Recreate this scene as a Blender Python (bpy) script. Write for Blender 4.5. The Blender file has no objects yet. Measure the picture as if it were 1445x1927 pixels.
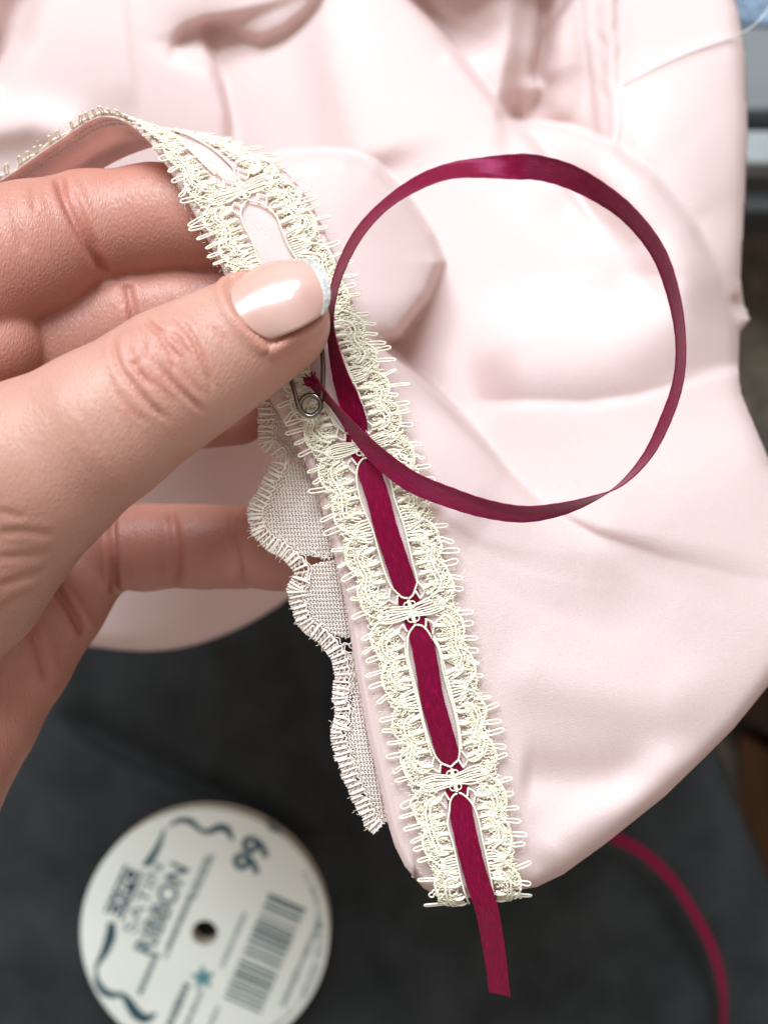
import bpy, math, random
import numpy as np
from mathutils import Vector, Matrix

random.seed(7); rng = np.random.default_rng(7)
scene = bpy.context.scene
COL = scene.collection

# ------------------------------------------------------------------ camera, world, lights, exposure
F, CX, CY, CAM_H = 2000.0, 722.5, 963.5, 302.0          # focal length and centre in photo pixels, camera height in mm
MM = 0.001
cam_data = bpy.data.cameras.new("camera")
cam = bpy.data.objects.new("camera", cam_data); COL.objects.link(cam)
cam.location = (0, 0, CAM_H * MM)
cam_data.sensor_fit = 'HORIZONTAL'; cam_data.sensor_width = 24.0; cam_data.lens = F / 1445.0 * 24.0
cam_data.clip_start = 0.005; cam_data.clip_end = 20.0
cam_data.dof.use_dof = True; cam_data.dof.focus_distance = 0.1545; cam_data.dof.aperture_fstop = cam_data.lens / 2.9
scene.camera = cam

world = bpy.data.worlds.new("World"); scene.world = world; world.use_nodes = True
bg = world.node_tree.nodes["Background"]
bg.inputs[0].default_value = (1.0, 0.93, 0.865, 1); bg.inputs[1].default_value = 0.46

def area(name, loc, target, sx, sy, watts, color):
    ld = bpy.data.lights.new(name, 'AREA'); ld.shape = 'RECTANGLE'; ld.size = sx; ld.size_y = sy
    ld.energy = watts; ld.color = color
    o = bpy.data.objects.new(name, ld); COL.objects.link(o)
    o.location = loc
    o.rotation_euler = (Vector(target) - Vector(loc)).to_track_quat('-Z', 'Y').to_euler()
    return o
_t = Vector((0.0, 0.02, 0.13))
for i, (ox, oz) in enumerate(((-0.21, -0.17), (0.21, -0.17), (-0.21, 0.17), (0.21, 0.17))):   # four panes of one window
    area("window_light", (-0.16 + ox, 0.84 - 0.45 * oz, 0.98 + oz), (_t.x + ox, _t.y - 0.45 * oz, _t.z + oz), 0.38, 0.30, 6.8, (0.80, 0.91, 1.0))

scene.view_settings.view_transform = 'Standard'; scene.view_settings.look = 'None'
scene.view_settings.exposure = 0.12; scene.view_settings.gamma = 1.0
scene.view_settings.use_curve_mapping = False
scene.cycles.use_denoising = True
scene.cycles.max_bounces = 10; scene.cycles.diffuse_bounces = 5; scene.cycles.transparent_max_bounces = 16

# ------------------------------------------------------------------ helpers
def P(px, py, d):                       # point seen at a photo pixel at a distance d (mm) below the lens -> mm
    return np.array([(px - CX) / F * d, (CY - py) / F * d, CAM_H - d], float)
def PA(a):
    a = np.asarray(a, float)
    return np.stack([(a[..., 0] - CX) / F * a[..., 2], (CY - a[..., 1]) / F * a[..., 2], CAM_H - a[..., 2]], -1)

def spline(ts, pts):                    # smooth interpolation through stations (cubic Hermite)
    ts = np.asarray(ts, float); pts = np.asarray(pts, float)
    m = np.zeros_like(pts)
    m[1:-1] = (pts[2:] - pts[:-2]) / (ts[2:] - ts[:-2])[:, None]
    m[0] = (pts[1] - pts[0]) / (ts[1] - ts[0]); m[-1] = (pts[-1] - pts[-2]) / (ts[-1] - ts[-2])
    def f(t):
        t = np.clip(np.asarray(t, float), ts[0], ts[-1])
        i = np.clip(np.searchsorted(ts, t, side='right') - 1, 0, len(ts) - 2)
        h = ts[i + 1] - ts[i]; x = ((t - ts[i]) / h)[..., None]; h = h[..., None]
        return ((2*x**3 - 3*x**2 + 1) * pts[i] + (x**3 - 2*x**2 + x) * h * m[i]
                + (-2*x**3 + 3*x**2) * pts[i + 1] + (x**3 - x**2) * h * m[i + 1])
    return f
def dense(pts, n):
    pts = np.asarray(pts, float)
    seg = np.r_[0, np.cumsum(np.maximum(1e-6, np.linalg.norm(np.diff(pts[:, :2], axis=0), axis=1)))]
    return spline(seg, pts)(np.linspace(0, seg[-1], n))

class MB:                               # collects vertices and faces (mm)
    def __init__(s): s.v = []; s.f = []; s.n = 0
    def add(s, v, f):
        v = np.asarray(v, float); s.v.append(v)
        s.f.extend([tuple(int(i) + s.n for i in q) for q in f]); s.n += len(v)
    def build(s, name, mat, parent=None, smooth=True):
        return mesh_obj(name, np.concatenate(s.v), s.f, mat, parent, smooth)

def mesh_obj(name, v, f, mat, parent=None, smooth=True, uv=None):
    me = bpy.data.meshes.new(name)
    v = np.asarray(v, float) * MM
    f = f.tolist() if isinstance(f, np.ndarray) else f
    me.from_pydata(v.tolist(), [], f)
    if smooth: me.polygons.foreach_set("use_smooth", np.ones(len(me.polygons), bool))
    if uv is not None:
        l = me.uv_layers.new(name="UVMap"); idx = np.zeros(len(me.loops), np.int32)
        me.loops.foreach_get("vertex_index", idx)
        l.data.foreach_set("uv", np.asarray(uv, np.float32)[idx].ravel())
    me.materials.append(mat); me.update()
    o = bpy.data.objects.new(name, me); COL.objects.link(o)
    if parent is not None: o.parent = parent
    return o
def empty(name, loc_mm=(0, 0, 0)):
    o = bpy.data.objects.new(name, None); COL.objects.link(o); o.empty_display_size = 0.01
    return o                            # kept at the scene origin so that parts keep their mm coordinates
def tag(o, label=None, cat=None, group=None, kind=None):
    if label: o["label"] = label
    if cat: o["category"] = cat
    if group: o["group"] = group
    if kind: o["kind"] = kind
    return o

_ring = {}
def tube(mb, pts, r, sides=6, caps=True):
    pts = np.asarray(pts, float); n = len(pts)
    r = np.broadcast_to(np.asarray(r, float), (n,))
    t = np.gradient(pts, axis=0); t /= np.maximum(1e-9, np.linalg.norm(t, axis=1))[:, None]
    ref = np.array([0, 0, 1.0]) if abs(t[0][2]) < 0.9 else np.array([1.0, 0, 0])
    N = np.zeros_like(pts); a = ref
    for i in range(n):
        a = a - t[i] * np.dot(a, t[i]); l = np.linalg.norm(a)
        if l < 1e-6: a = np.cross(t[i], (0.3, 0.5, 0.8)); l = np.linalg.norm(a)
        a = a / l; N[i] = a
    B = np.cross(t, N)
    ang = np.linspace(0, 2*math.pi, sides, endpoint=False)
    V = pts[:, None] + r[:, None, None] * (N[:, None] * np.cos(ang)[None, :, None] + B[:, None] * np.sin(ang)[None, :, None])
    V = V.reshape(-1, 3)
    i = np.arange(n - 1)[:, None]; j = np.arange(sides)[None]; k = (j + 1) % sides
    Q = np.stack([i*sides + j, i*sides + k, (i+1)*sides + k, (i+1)*sides + j], -1).reshape(-1, 4).tolist()
    if caps: Q = Q + [list(range(sides))[::-1], list(range((n-1)*sides, n*sides))]
    mb.add(V, Q)

def poly_dist(x, y, poly, closed=True):
    """distance to a polyline/polygon and nearest arc fraction, side sign"""
    poly = np.asarray(poly, float)
    a = poly; b = np.roll(poly, -1, 0)
    if not closed: a = poly[:-1]; b = poly[1:]
    best = np.full(x.shape, 1e18); frac = np.zeros(x.shape); side = np.zeros(x.shape)
    L = np.linalg.norm(b - a, axis=1); cum = np.r_[0, np.cumsum(L)]
    for i in range(len(a)):
        ex, ey = b[i] - a[i]; l2 = max(1e-9, ex*ex + ey*ey)
        dx = x - a[i, 0]; dy = y - a[i, 1]
        h = np.clip((dx*ex + dy*ey) / l2, 0, 1)
        q = (dx - h*ex)**2 + (dy - h*ey)**2
        m = q < best
        best = np.where(m, q, best); frac = np.where(m, (cum[i] + h*L[i]) / cum[-1], frac)
        side = np.where(m, np.sign(ex*dy - ey*dx), side)
    return np.sqrt(best), frac, side
def inside(x, y, poly):
    poly = np.asarray(poly, float); c = np.zeros(x.shape, bool)
    n = len(poly); j = n - 1
    for i in range(n):
        xi, yi = poly[i]; xj, yj = poly[j]
        m = ((yi > y) != (yj > y)) & (x < (xj - xi) * (y - yi) / (yj - yi + 1e-12) + xi)
        c ^= m; j = i
    return c
def sdf_poly(x, y, poly):
    d, _, _ = poly_dist(x, y, poly); return np.where(inside(x, y, poly), d, -d)
def sstep(a, b, x):
    t = np.clip((x - a) / (b - a), 0, 1); return t*t*(3 - 2*t)
def tps(ctrl):
    c = np.asarray(ctrl, float); xy = c[:, :2] / 1000; n = len(c)
    U = lambda r2: np.where(r2 > 0, r2 * np.log(r2 + 1e-12), 0)
    K = U(((xy[:, None] - xy[None])**2).sum(-1)) + 0.03*np.eye(n)
    Pm = np.c_[np.ones(n), xy]
    A = np.block([[K, Pm], [Pm.T, np.zeros((3, 3))]])
    w = np.linalg.solve(A, np.r_[c[:, 2], 0, 0, 0])
    def f(x, y):
        x = x / 1000; y = y / 1000
        o = w[n] + w[n+1]*x + w[n+2]*y
        for i in range(n): o = o + w[i] * U((x - xy[i, 0])**2 + (y - xy[i, 1])**2)
        return o
    return f

# ------------------------------------------------------------------ materials
def new_mat(name):
    m = bpy.data.materials.new(name); m.use_nodes = True
    nt = m.node_tree; b = nt.nodes["Principled BSDF"]
    return m, nt, b
def nd(nt, t, **kw):
    n = nt.nodes.new(t)
    for k, v in kw.items():
        if hasattr(n, k) and not k.startswith("i_"): setattr(n, k, v)
        else: n.inputs[k.replace("i_", "").replace("_", " ")].default_value = v
    return n
def noise(nt, scale, detail=3.0, rough=0.55, vec=None, coord='Object', stretch=None):
    tc = nt.nodes.new("ShaderNodeTexCoord"); out = tc.outputs[coord]
    if stretch:
        mp = nt.nodes.new("ShaderNodeMapping"); mp.inputs["Scale"].default_value = stretch[:3]
        if len(stretch) > 3: mp.inputs["Rotation"].default_value = (0, 0, stretch[3])
        nt.links.new(out, mp.inputs[0]); out = mp.outputs[0]
    n = nt.nodes.new("ShaderNodeTexNoise"); n.inputs["Scale"].default_value = scale
    n.inputs["Detail"].default_value = detail; n.inputs["Roughness"].default_value = rough
    nt.links.new(out, n.inputs["Vector"]); return n
def ramp(nt, src, stops):
    r = nt.nodes.new("ShaderNodeValToRGB"); e = r.color_ramp.elements
    while len(e) < len(stops): e.new(0.5)
    for i, (p, c) in enumerate(stops): e[i].position = p; e[i].color = (*c, 1)
    nt.links.new(src, r.inputs[0]); return r
def bump(nt, b, src, dist, strength=1.0, prev=None):
    n = nt.nodes.new("ShaderNodeBump"); n.inputs["Distance"].default_value = dist; n.inputs["Strength"].default_value = strength
    nt.links.new(src, n.inputs["Height"])
    if prev is not None: nt.links.new(prev.outputs[0], n.inputs["Normal"])
    nt.links.new(n.outputs[0], b.inputs["Normal"]); return n

def mat_fabric(name, col, col2, through):
    m, nt, b = new_mat(name)
    n1 = noise(nt, 9500, 1, 0.5, stretch=(1.0, 0.45, 1.0, 0.5)); n2 = noise(nt, 11500, 1, 0.5, stretch=(0.4, 1.0, 1.0, 0.5))
    ad = nt.nodes.new("ShaderNodeMath"); ad.operation = 'MULTIPLY'; nt.links.new(n1.outputs[0], ad.inputs[0]); nt.links.new(n2.outputs[0], ad.inputs[1])
    r = ramp(nt, ad.outputs[0], [(0.12, col2), (0.28, col)])
    nt.links.new(r.outputs[0], b.inputs["Base Color"])
    b.inputs["Roughness"].default_value = 0.5; b.inputs["Specular IOR Level"].default_value = 0.3
    b.inputs["Sheen Weight"].default_value = 0.1; b.inputs["Sheen Roughness"].default_value = 0.4
    bump(nt, b, ad.outputs[0], 0.00022, 0.85)
    tr = nt.nodes.new("ShaderNodeBsdfTranslucent"); tr.inputs[0].default_value = (*through, 1)
    mx = nt.nodes.new("ShaderNodeMixShader"); mx.inputs[0].default_value = 0.36
    out = nt.nodes["Material Output"]
    nt.links.new(b.outputs[0], mx.inputs[1]); nt.links.new(tr.outputs[0], mx.inputs[2]); nt.links.new(mx.outputs[0], out.inputs[0])
    return m
M_FAB = mat_fabric("pink_crepe_satin", (0.925, 0.80, 0.765), (0.875, 0.725, 0.685), (0.985, 0.60, 0.53))
M_FABIN = mat_fabric("pink_facing", (0.86, 0.66, 0.62), (0.80, 0.58, 0.54), (0.9, 0.6, 0.55))

def mat_thread(name, c1, c2, rough=0.55):
    m, nt, b = new_mat(name)
    n = noise(nt, 350, 3); r = ramp(nt, n.outputs[0], [(0.3, c1), (0.7, c2)])
    nt.links.new(r.outputs[0], b.inputs["Base Color"])
    b.inputs["Roughness"].default_value = rough; b.inputs["Sheen Weight"].default_value = 0.3
    b.inputs["Subsurface Weight"].default_value = 0.0
    n1 = noise(nt, 5500, 2); bump(nt, b, n1.outputs[0], 0.00010, 0.7)
    tr = nt.nodes.new("ShaderNodeBsdfTranslucent"); nt.links.new(r.outputs[0], tr.inputs[0])
    mx = nt.nodes.new("ShaderNodeMixShader"); mx.inputs[0].default_value = 0.12; out = nt.nodes["Material Output"]
    nt.links.new(b.outputs[0], mx.inputs[1]); nt.links.new(tr.outputs[0], mx.inputs[2]); nt.links.new(mx.outputs[0], out.inputs[0])
    return m
M_LACE = mat_thread("cream_lace_thread", (0.97, 0.885, 0.68), (0.98, 0.925, 0.755), 0.5)
M_LACEW = mat_thread("ivory_lace_thread", (0.96, 0.91, 0.73), (0.98, 0.94, 0.80), 0.45)
M_ECRU = mat_thread("ecru_lace_thread", (0.91, 0.78, 0.68), (0.95, 0.84, 0.74), 0.8)
M_NET = mat_thread("ecru_net_thread", (0.86, 0.74, 0.65), (0.92, 0.81, 0.72), 0.85)
M_WHITE = mat_thread("white_sewing_thread", (0.82, 0.80, 0.76), (0.88, 0.87, 0.84), 0.6)

def mat_ribbon(name, c, c2):
    m, nt, b = new_mat(name)
    uv = nt.nodes.new("ShaderNodeUVMap"); uv.uv_map = "UVMap"
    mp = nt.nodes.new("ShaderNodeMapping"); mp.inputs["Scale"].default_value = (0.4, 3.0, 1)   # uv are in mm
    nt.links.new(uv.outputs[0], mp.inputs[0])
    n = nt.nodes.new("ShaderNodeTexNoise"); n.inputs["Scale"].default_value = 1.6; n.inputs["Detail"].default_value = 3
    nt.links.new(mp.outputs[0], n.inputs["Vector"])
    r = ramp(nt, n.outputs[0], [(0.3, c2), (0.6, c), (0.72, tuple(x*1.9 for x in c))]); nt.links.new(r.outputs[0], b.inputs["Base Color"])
    b.inputs["Roughness"].default_value = 0.30; b.inputs["Specular IOR Level"].default_value = 0.75
    b.inputs["Specular Tint"].default_value = (1.0, 0.25, 0.50, 1)
    b.inputs["Sheen Weight"].default_value = 0.0; b.inputs["Sheen Tint"].default_value = (0.9, 0.2, 0.5, 1)
    br = nt.nodes.new("ShaderNodeTexBrick"); br.inputs["Scale"].default_value = 1.0
    br.inputs["Brick Width"].default_value = 0.62; br.inputs["Row Height"].default_value = 0.17; br.inputs["Mortar Size"].default_value = 0.05
    br.inputs["Mortar Smooth"].default_value = 1.0; br.offset = 0.37
    br.inputs["Color1"].default_value = (1, 1, 1, 1); br.inputs["Color2"].default_value = (0.75, 0.75, 0.75, 1); br.inputs["Mortar"].default_value = (0, 0, 0, 1)
    nt.links.new(uv.outputs[0], br.inputs["Vector"])
    bump(nt, b, br.outputs["Color"], 0.00011, 0.8)
    return m
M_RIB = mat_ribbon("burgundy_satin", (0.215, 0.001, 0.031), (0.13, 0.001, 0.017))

def mat_simple(name, c1, c2, scale, rough=0.6, metal=0.0, bscale=None, bdist=0.0001, stretch=None, spec=0.5, coat=0.0):
    m, nt, b = new_mat(name)
    n = noise(nt, scale, 4, stretch=stretch); r = ramp(nt, n.outputs[0], [(0.3, c1), (0.7, c2)])
    nt.links.new(r.outputs[0], b.inputs["Base Color"])
    b.inputs["Roughness"].default_value = rough; b.inputs["Metallic"].default_value = metal
    b.inputs["Specular IOR Level"].default_value = spec; b.inputs["Coat Weight"].default_value = coat; b.inputs["Coat Roughness"].default_value = 0.03
    if bscale:
        n1 = noise(nt, bscale, 3, stretch=stretch); bump(nt, b, n1.outputs[0], bdist, 0.8)
    return m
M_STEEL = mat_simple("pin_steel", (0.17, 0.14, 0.12), (0.24, 0.20, 0.17), 300, 0.14, 1.0, 900, 0.00002)
M_DARK = mat_simple("charcoal_cloth", (0.017, 0.0185, 0.019), (0.033, 0.0355, 0.036), 55, 0.9, 0, 1500, 0.0003, spec=0.2)
M_CARD = mat_simple("white_card", (0.68, 0.69, 0.61), (0.76, 0.765, 0.685), 25, 0.55, 0, 700, 0.00003)
M_CARDE = mat_simple("card_edge", (0.45, 0.38, 0.28), (0.55, 0.47, 0.36), 200, 0.8)
M_TEAL = mat_simple("teal_print", (0.010, 0.055, 0.075), (0.018, 0.07, 0.09), 200, 0.5)
M_TEAL2 = mat_simple("grey_teal_print", (0.14, 0.20, 0.20), (0.18, 0.24, 0.24), 200, 0.5)
M_TEAL3 = mat_simple("bright_teal_print", (0.06, 0.20, 0.21), (0.08, 0.24, 0.25), 200, 0.5)
M_WOOD = mat_simple("orange_brown_wood", (0.085, 0.032, 0.010), (0.15, 0.06, 0.018), 40, 0.45, 0, 200, 0.0004, stretch=(8, 1, 1))
M_WOODD = mat_simple("dark_red_wood", (0.030, 0.008, 0.004), (0.05, 0.014, 0.007), 30, 0.5, 0, 200, 0.0004, stretch=(8, 1, 1))
M_FLOOR = mat_simple("worn_brown_floor", (0.030, 0.022, 0.015), (0.10, 0.075, 0.045), 120, 0.8, 0, 300, 0.001)
M_GREY = mat_simple("sill_grey", (0.135, 0.145, 0.145), (0.165, 0.175, 0.17), 20, 0.5)
M_GREYL = mat_simple("sill_pale_grey", (0.25, 0.27, 0.27), (0.30, 0.315, 0.31), 20, 0.45)
M_GREYD = mat_simple("sill_dark_grey", (0.04, 0.043, 0.045), (0.06, 0.063, 0.065), 20, 0.6)
M_BLUE = mat_simple("mottled_blue_weave", (0.04, 0.07, 0.12), (0.33, 0.41, 0.52), 240, 0.9, 0, 400, 0.0008, stretch=(1, 2.2, 1))

def mat_skin():
    m, nt, b = new_mat("skin")
    at = nt.nodes.new("ShaderNodeAttribute"); at.attribute_name = "tone"
    n = noise(nt, 110, 4, 0.6)
    mixc = nt.nodes.new("ShaderNodeMix"); mixc.data_type = 'RGBA'; mixc.blend_type = 'MULTIPLY'; mixc.inputs[0].default_value = 1.0
    r = ramp(nt, n.outputs[0], [(0.3, (0.93, 0.86, 0.85)), (0.7, (1.0, 1.0, 1.0))])
    nt.links.new(at.outputs[0], mixc.inputs[6]); nt.links.new(r.outputs[0], mixc.inputs[7])
    nt.links.new(mixc.outputs[2], b.inputs["Base Color"])
    b.inputs["Roughness"].default_value = 0.44; b.inputs["Specular IOR Level"].default_value = 0.42
    b.inputs["Subsurface Weight"].default_value = 0.4
    b.inputs["Subsurface Radius"].default_value = (1.0, 0.35, 0.2); b.inputs["Subsurface Scale"].default_value = 0.0016
    vo = nt.nodes.new("ShaderNodeTexVoronoi"); vo.inputs["Scale"].default_value = 2300; vo.feature = 'DISTANCE_TO_EDGE'
    tc = nt.nodes.new("ShaderNodeTexCoord"); mp = nt.nodes.new("ShaderNodeMapping")
    mp.inputs["Rotation"].default_value = (0, 0, math.radians(28)); mp.inputs["Scale"].default_value = (1.0, 0.42, 0.7)
    nt.links.new(tc.outputs["Object"], mp.inputs[0]); nt.links.new(mp.outputs[0], vo.inputs["Vector"])
    b1 = bump(nt, b, vo.outputs["Distance"], 0.00018, 0.7)
    n2 = noise(nt, 420, 4, 0.65, stretch=(1.5, 0.35, 1.0, math.radians(28))); bump(nt, b, n2.outputs[0], 0.00022, 0.4, b1)
    return m
M_SKIN = mat_skin()
def mat_nail():
    m, nt, b = new_mat("polished_nail")
    n = noise(nt, 130, 2); r = ramp(nt, n.outputs[0], [(0.3, (0.53, 0.30, 0.245)), (0.7, (0.59, 0.37, 0.31))])
    nt.links.new(r.outputs[0], b.inputs["Base Color"])
    b.inputs["Roughness"].default_value = 0.3; b.inputs["Coat Weight"].default_value = 0.55; b.inputs["Coat Roughness"].default_value = 0.09
    b.inputs["Subsurface Weight"].default_value = 0.3; b.inputs["Subsurface Radius"].default_value = (1, 0.4, 0.25); b.inputs["Subsurface Scale"].default_value = 0.001
    return m
M_NAIL = mat_nail()
def mat_glitter():
    m, nt, b = new_mat("silver_white_glitter")
    vo = nt.nodes.new("ShaderNodeTexVoronoi"); vo.inputs["Scale"].default_value = 4200
    tc = nt.nodes.new("ShaderNodeTexCoord"); nt.links.new(tc.outputs["Object"], vo.inputs["Vector"])
    r = ramp(nt, vo.outputs["Color"], [(0.2, (0.50, 0.47, 0.44)), (0.8, (0.82, 0.80, 0.77))]); nt.links.new(r.outputs[0], b.inputs["Base Color"])
    b.inputs["Metallic"].default_value = 0.35; b.inputs["Roughness"].default_value = 0.3; b.inputs["Coat Weight"].default_value = 1.0; b.inputs["Coat Roughness"].default_value = 0.05
    bump(nt, b, vo.outputs["Color"], 0.0001, 0.8)
    return m
M_GLIT = mat_glitter()

# ------------------------------------------------------------------ setting: dark cloth, floor
def grid_faces(nx, ny):
    i = np.arange(nx - 1)[:, None]; j = np.arange(ny - 1)[None]
    return np.stack([i*ny + j, (i+1)*ny + j, (i+1)*ny + j+1, i*ny + j+1], -1).reshape(-1, 4)

def box(mb, x0, x1, y0, y1, z0, z1, bev=0.0):
    b = bev
    if b <= 0:
        v = [(x, y, z) for z in (z0, z1) for y in (y0, y1) for x in (x0, x1)]
        mb.add(v, [(0, 2, 3, 1), (4, 5, 7, 6), (0, 1, 5, 4), (2, 6, 7, 3), (0, 4, 6, 2), (1, 3, 7, 5)]); return
    ring = lambda i, z: [(x0+i, y0+i, z), (x1-i, y0+i, z), (x1-i, y1-i, z), (x0+i, y1-i, z)]
    v = ring(0, z0) + ring(0, z1 - b) + ring(b*0.35, z1 - b*0.35) + ring(b, z1)
    f = [(3, 2, 1, 0), (12, 13, 14, 15)]
    for k in range(3):
        for j in range(4):
            f.append((4*k+j, 4*k+(j+1) % 4, 4*k+4+(j+1) % 4, 4*k+4+j))
    mb.add(v, f)

fl = MB(); box(fl, -700, 900, -700, 900, -140, -120); o = fl.build("floor", M_FLOOR, smooth=False); tag(o, kind="structure")

# charcoal cloth lying under everything; right border runs down the picture
nx, ny = 170, 190
gx = np.linspace(-260, 1500, nx); gy = np.linspace(900, 2080, ny)
X, Y = np.meshgrid(gx, gy, indexing='ij')
edge = np.interp(Y, [900, 1330, 1400, 1500, 1640, 1800, 2080], [1310, 1318, 1346, 1385, 1445, 1500, 1600])
X2 = -400 + (X + 260) / 1760 * (edge + 400)
D = 302.0 + 0*X
def ridge(Dm, x, y, line, h, wl, wr=None, taper=(0.15, 0.15)):
    wr = wr or wl
    d, fr, sd = poly_dist(x, y, line, closed=False)
    w = np.where(sd > 0, wl, wr)
    tp = sstep(0, max(1e-3, taper[0]), fr) * (1 - sstep(1 - max(1e-3, taper[1]), 1, fr))
    return Dm - h * tp * np.exp(-(d / w)**2)
D = ridge(D, X2, Y, [(90, 1330), (230, 1410), (420, 1500), (640, 1620)], -6, 20, 34)
D = ridge(D, X2, Y, [(400, 1180), (405, 1300), (402, 1480)], 4.5, 14, 34)
D = ridge(D, X2, Y, [(560, 1150), (600, 1350), (650, 1600), (700, 1950)], -6, 50)
D = ridge(D, X2, Y, [(640, 1700), (760, 1780), (900, 1990)], 3, 60)
D = ridge(D, X2, Y, [(1050, 1650), (1180, 1760), (1300, 1990)], 3.5, 70)
D = D + 0.5*np.sin(X2/47 + Y/90) + 0.4*np.sin(Y/37 - X2/80)
D = D + 14 * np.exp(-(np.maximum(0, edge - X2) / 16.0))          # rolls over at its border
V = PA(np.stack([X2, Y, D], -1)).reshape(-1, 3)
o = mesh_obj("charcoal_cloth", V, grid_faces(nx, ny)[:, ::-1], M_DARK)
tag(o, "charcoal black cloth lying flat beneath the spool and the gown", "cloth")
sm = o.modifiers.new("thickness", 'SOLIDIFY'); sm.thickness = 0.0012; sm.offset = -1

# things beyond the cloth on the right
w = MB()
box(w, 138, 260, -360, -86, -110, -62, 3); o = w.build("wooden_board", M_WOOD, smooth=False)
tag(o, "orange brown wooden board below the dark red board at lower right", "board")
w = MB(); box(w, 132, 260, -76, -40, -112, -50, 3); o = w.build("wooden_rail", M_WOODD, smooth=False)
tag(o, "dark red wooden rail under the gown's right hem", "rail")

sill = empty("window_sill")
def slab(name, py0, py1, d, mat, dz=30):
    m = MB(); a = P(1330, py1, d); b = P(1620, py0, d)
    box(m, a[0], b[0], a[1], b[1], a[2] - dz, a[2], 1.2); return m.build(name, mat, sill, smooth=False)
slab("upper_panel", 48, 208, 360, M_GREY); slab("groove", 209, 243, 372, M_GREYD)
slab("ledge", 244, 308, 352, M_GREYL); slab("lower_panel", 309, 398, 366, M_GREYD)  # grey tones get darker on the steps set further back
tag(sill, "stepped grey painted window sill at the upper right edge", "sill")
m = MB(); a = P(1330, 46, 368); b = P(1620, -160, 368)
nx, ny = 24, 24
gx = np.linspace(a[0], b[0], nx); gy = np.linspace(a[1], b[1], ny); X, Y = np.meshgrid(gx, gy, indexing='ij')
Z = a[2] + 1.2*np.sin(X*0.9)*np.sin(Y*0.7)
m.add(np.stack([X, Y, Z], -1).reshape(-1, 3), grid_faces(nx, ny))
o = m.build("patterned_mat", M_BLUE); tag(o, "blue and white mottled mat in the top right corner", "mat")
o.modifiers.new("thickness", 'SOLIDIFY').thickness = 0.003

# ------------------------------------------------------------------ strip along the gown's front edge (carries the lace)
# stations: parameter (one unit = one lace repeat), left and right picot tips (px, py, distance)
ST = [
 (0.14, (806, 1690, 161.0), (1006, 1668, 161.5)),
 (0.24, (800, 1702, 157.0), (1010, 1680, 157.5)),
 (0.36, (788, 1678, 154.6), (1008, 1652, 155.0)),
 (1.00, (735, 1492, 154.6), (972, 1441, 154.8)),
 (2.00, (655, 1180, 154.6), (893, 1121, 154.8)),
 (3.00, (556, 874, 154.8), (800, 806, 155.0)),
 (4.00, (446, 636, 154.6), (702, 566, 155.2)),
 (5.00, (338, 408, 155.0), (566, 322, 160.0)),
 (5.55, (264, 263, 154.5), (405, 258, 168.0)),
 (6.10, (188, 204, 156.5), (258, 290, 174.0)),
 (6.60, (98, 252, 162.0), (150, 352, 180.0)),
 (7.10, (0, 318, 167.0), (50, 430, 186.0)),
 (7.60, (-95, 370, 170.0), (-50, 480, 190.0)),
]
ts = [s[0] for s in ST]
fL = spline(ts, [P(*s[1]) for s in ST]); fR = spline(ts, [P(*s[2]) for s in ST])
HW = 9.35; PER = 25.6
def strip(u, t, w=0.0):                 # u mm across (-left +right), t station parameter, w mm above the cloth
    u, t, w = np.broadcast_arrays(np.asarray(u, float), np.asarray(t, float), np.asarray(w, float))
    L = fL(t); R = fR(t); c = (L + R) / 2; r = (R - L) / 2
    e = 0.02; T = (fL(t + e) + fR(t + e) - fL(t - e) - fR(t - e))
    n = np.cross(r, T); n /= np.maximum(1e-9, np.linalg.norm(n, axis=-1))[..., None]
    hl = np.linalg.norm(r, axis=-1) / HW
    return c + r * (u / HW)[..., None] + n * (w * np.minimum(1.0, hl))[..., None]

# ------------------------------------------------------------------ the gown
gown = empty("pink_gown")
tag(gown, "pale pink satin gown with cream lace trim along its front edge, draped in folds", "gown")

OUT = [(-120, -120), (1362, -120), (1375, -20), (1390, 20), (1402, 100), (1407, 250), (1400, 400), (1393, 520), (1399, 572), (1412, 600),
       (1392, 624), (1389, 690), (1395, 740), (1420, 800), (1452, 875), (1520, 960), (1560, 1130), (1445, 1292), (1380, 1372), (1330, 1422),
       (1250, 1500), (1140, 1588), (1060, 1646), (1010, 1670), (900, 1688), (840, 1696), (796, 1672), (762, 1632), (742, 1592), (728, 1545),
       (714, 1480), (692, 1390), (668, 1260), (652, 1150), (630, 1050), (600, 940), (566, 850), (520, 770), (480, 700), (420, 700), (300, 720), (-120, 760)]
FRONT = [(455, 315), (520, 297), (600, 290), (650, 291), (705, 312), (762, 368), (810, 440), (832, 492), (806, 556), (748, 634), (720, 645),
         (760, 682), (830, 748), (900, 822), (960, 896), (1030, 958), (1120, 1005), (1250, 1050), (1420, 1090), (1700, 1120),
         (1700, 1900), (300, 1900), (380, 1000), (400, 820), (450, 660), (420, 480)]
rear = tps([(-100, -100, 206), (150, 60, 199), (400, -20, 200), (120, 300, 202), (350, 300, 202), (560, 150, 198), (700, 60, 195), (800, 250, 190),
            (900, 480, 186), (1000, 620, 181), (1150, 560, 182), (1150, 700, 176), (1300, 500, 180), (1000, 820, 170), (1200, 900, 167),
            (1400, 850, 172), (1500, 950, 176), (1180, 300, 187), (1000, 60, 203), (1080, 150, 203), (1250, 100, 203), (1380, 60, 204), (1390, 400, 203),
            (1390, 600, 198), (850, 700, 179), (700, 500, 193), (550, 450, 200), (300, 600, 206), (0, 700, 208), (700, 330, 193)])
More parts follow.
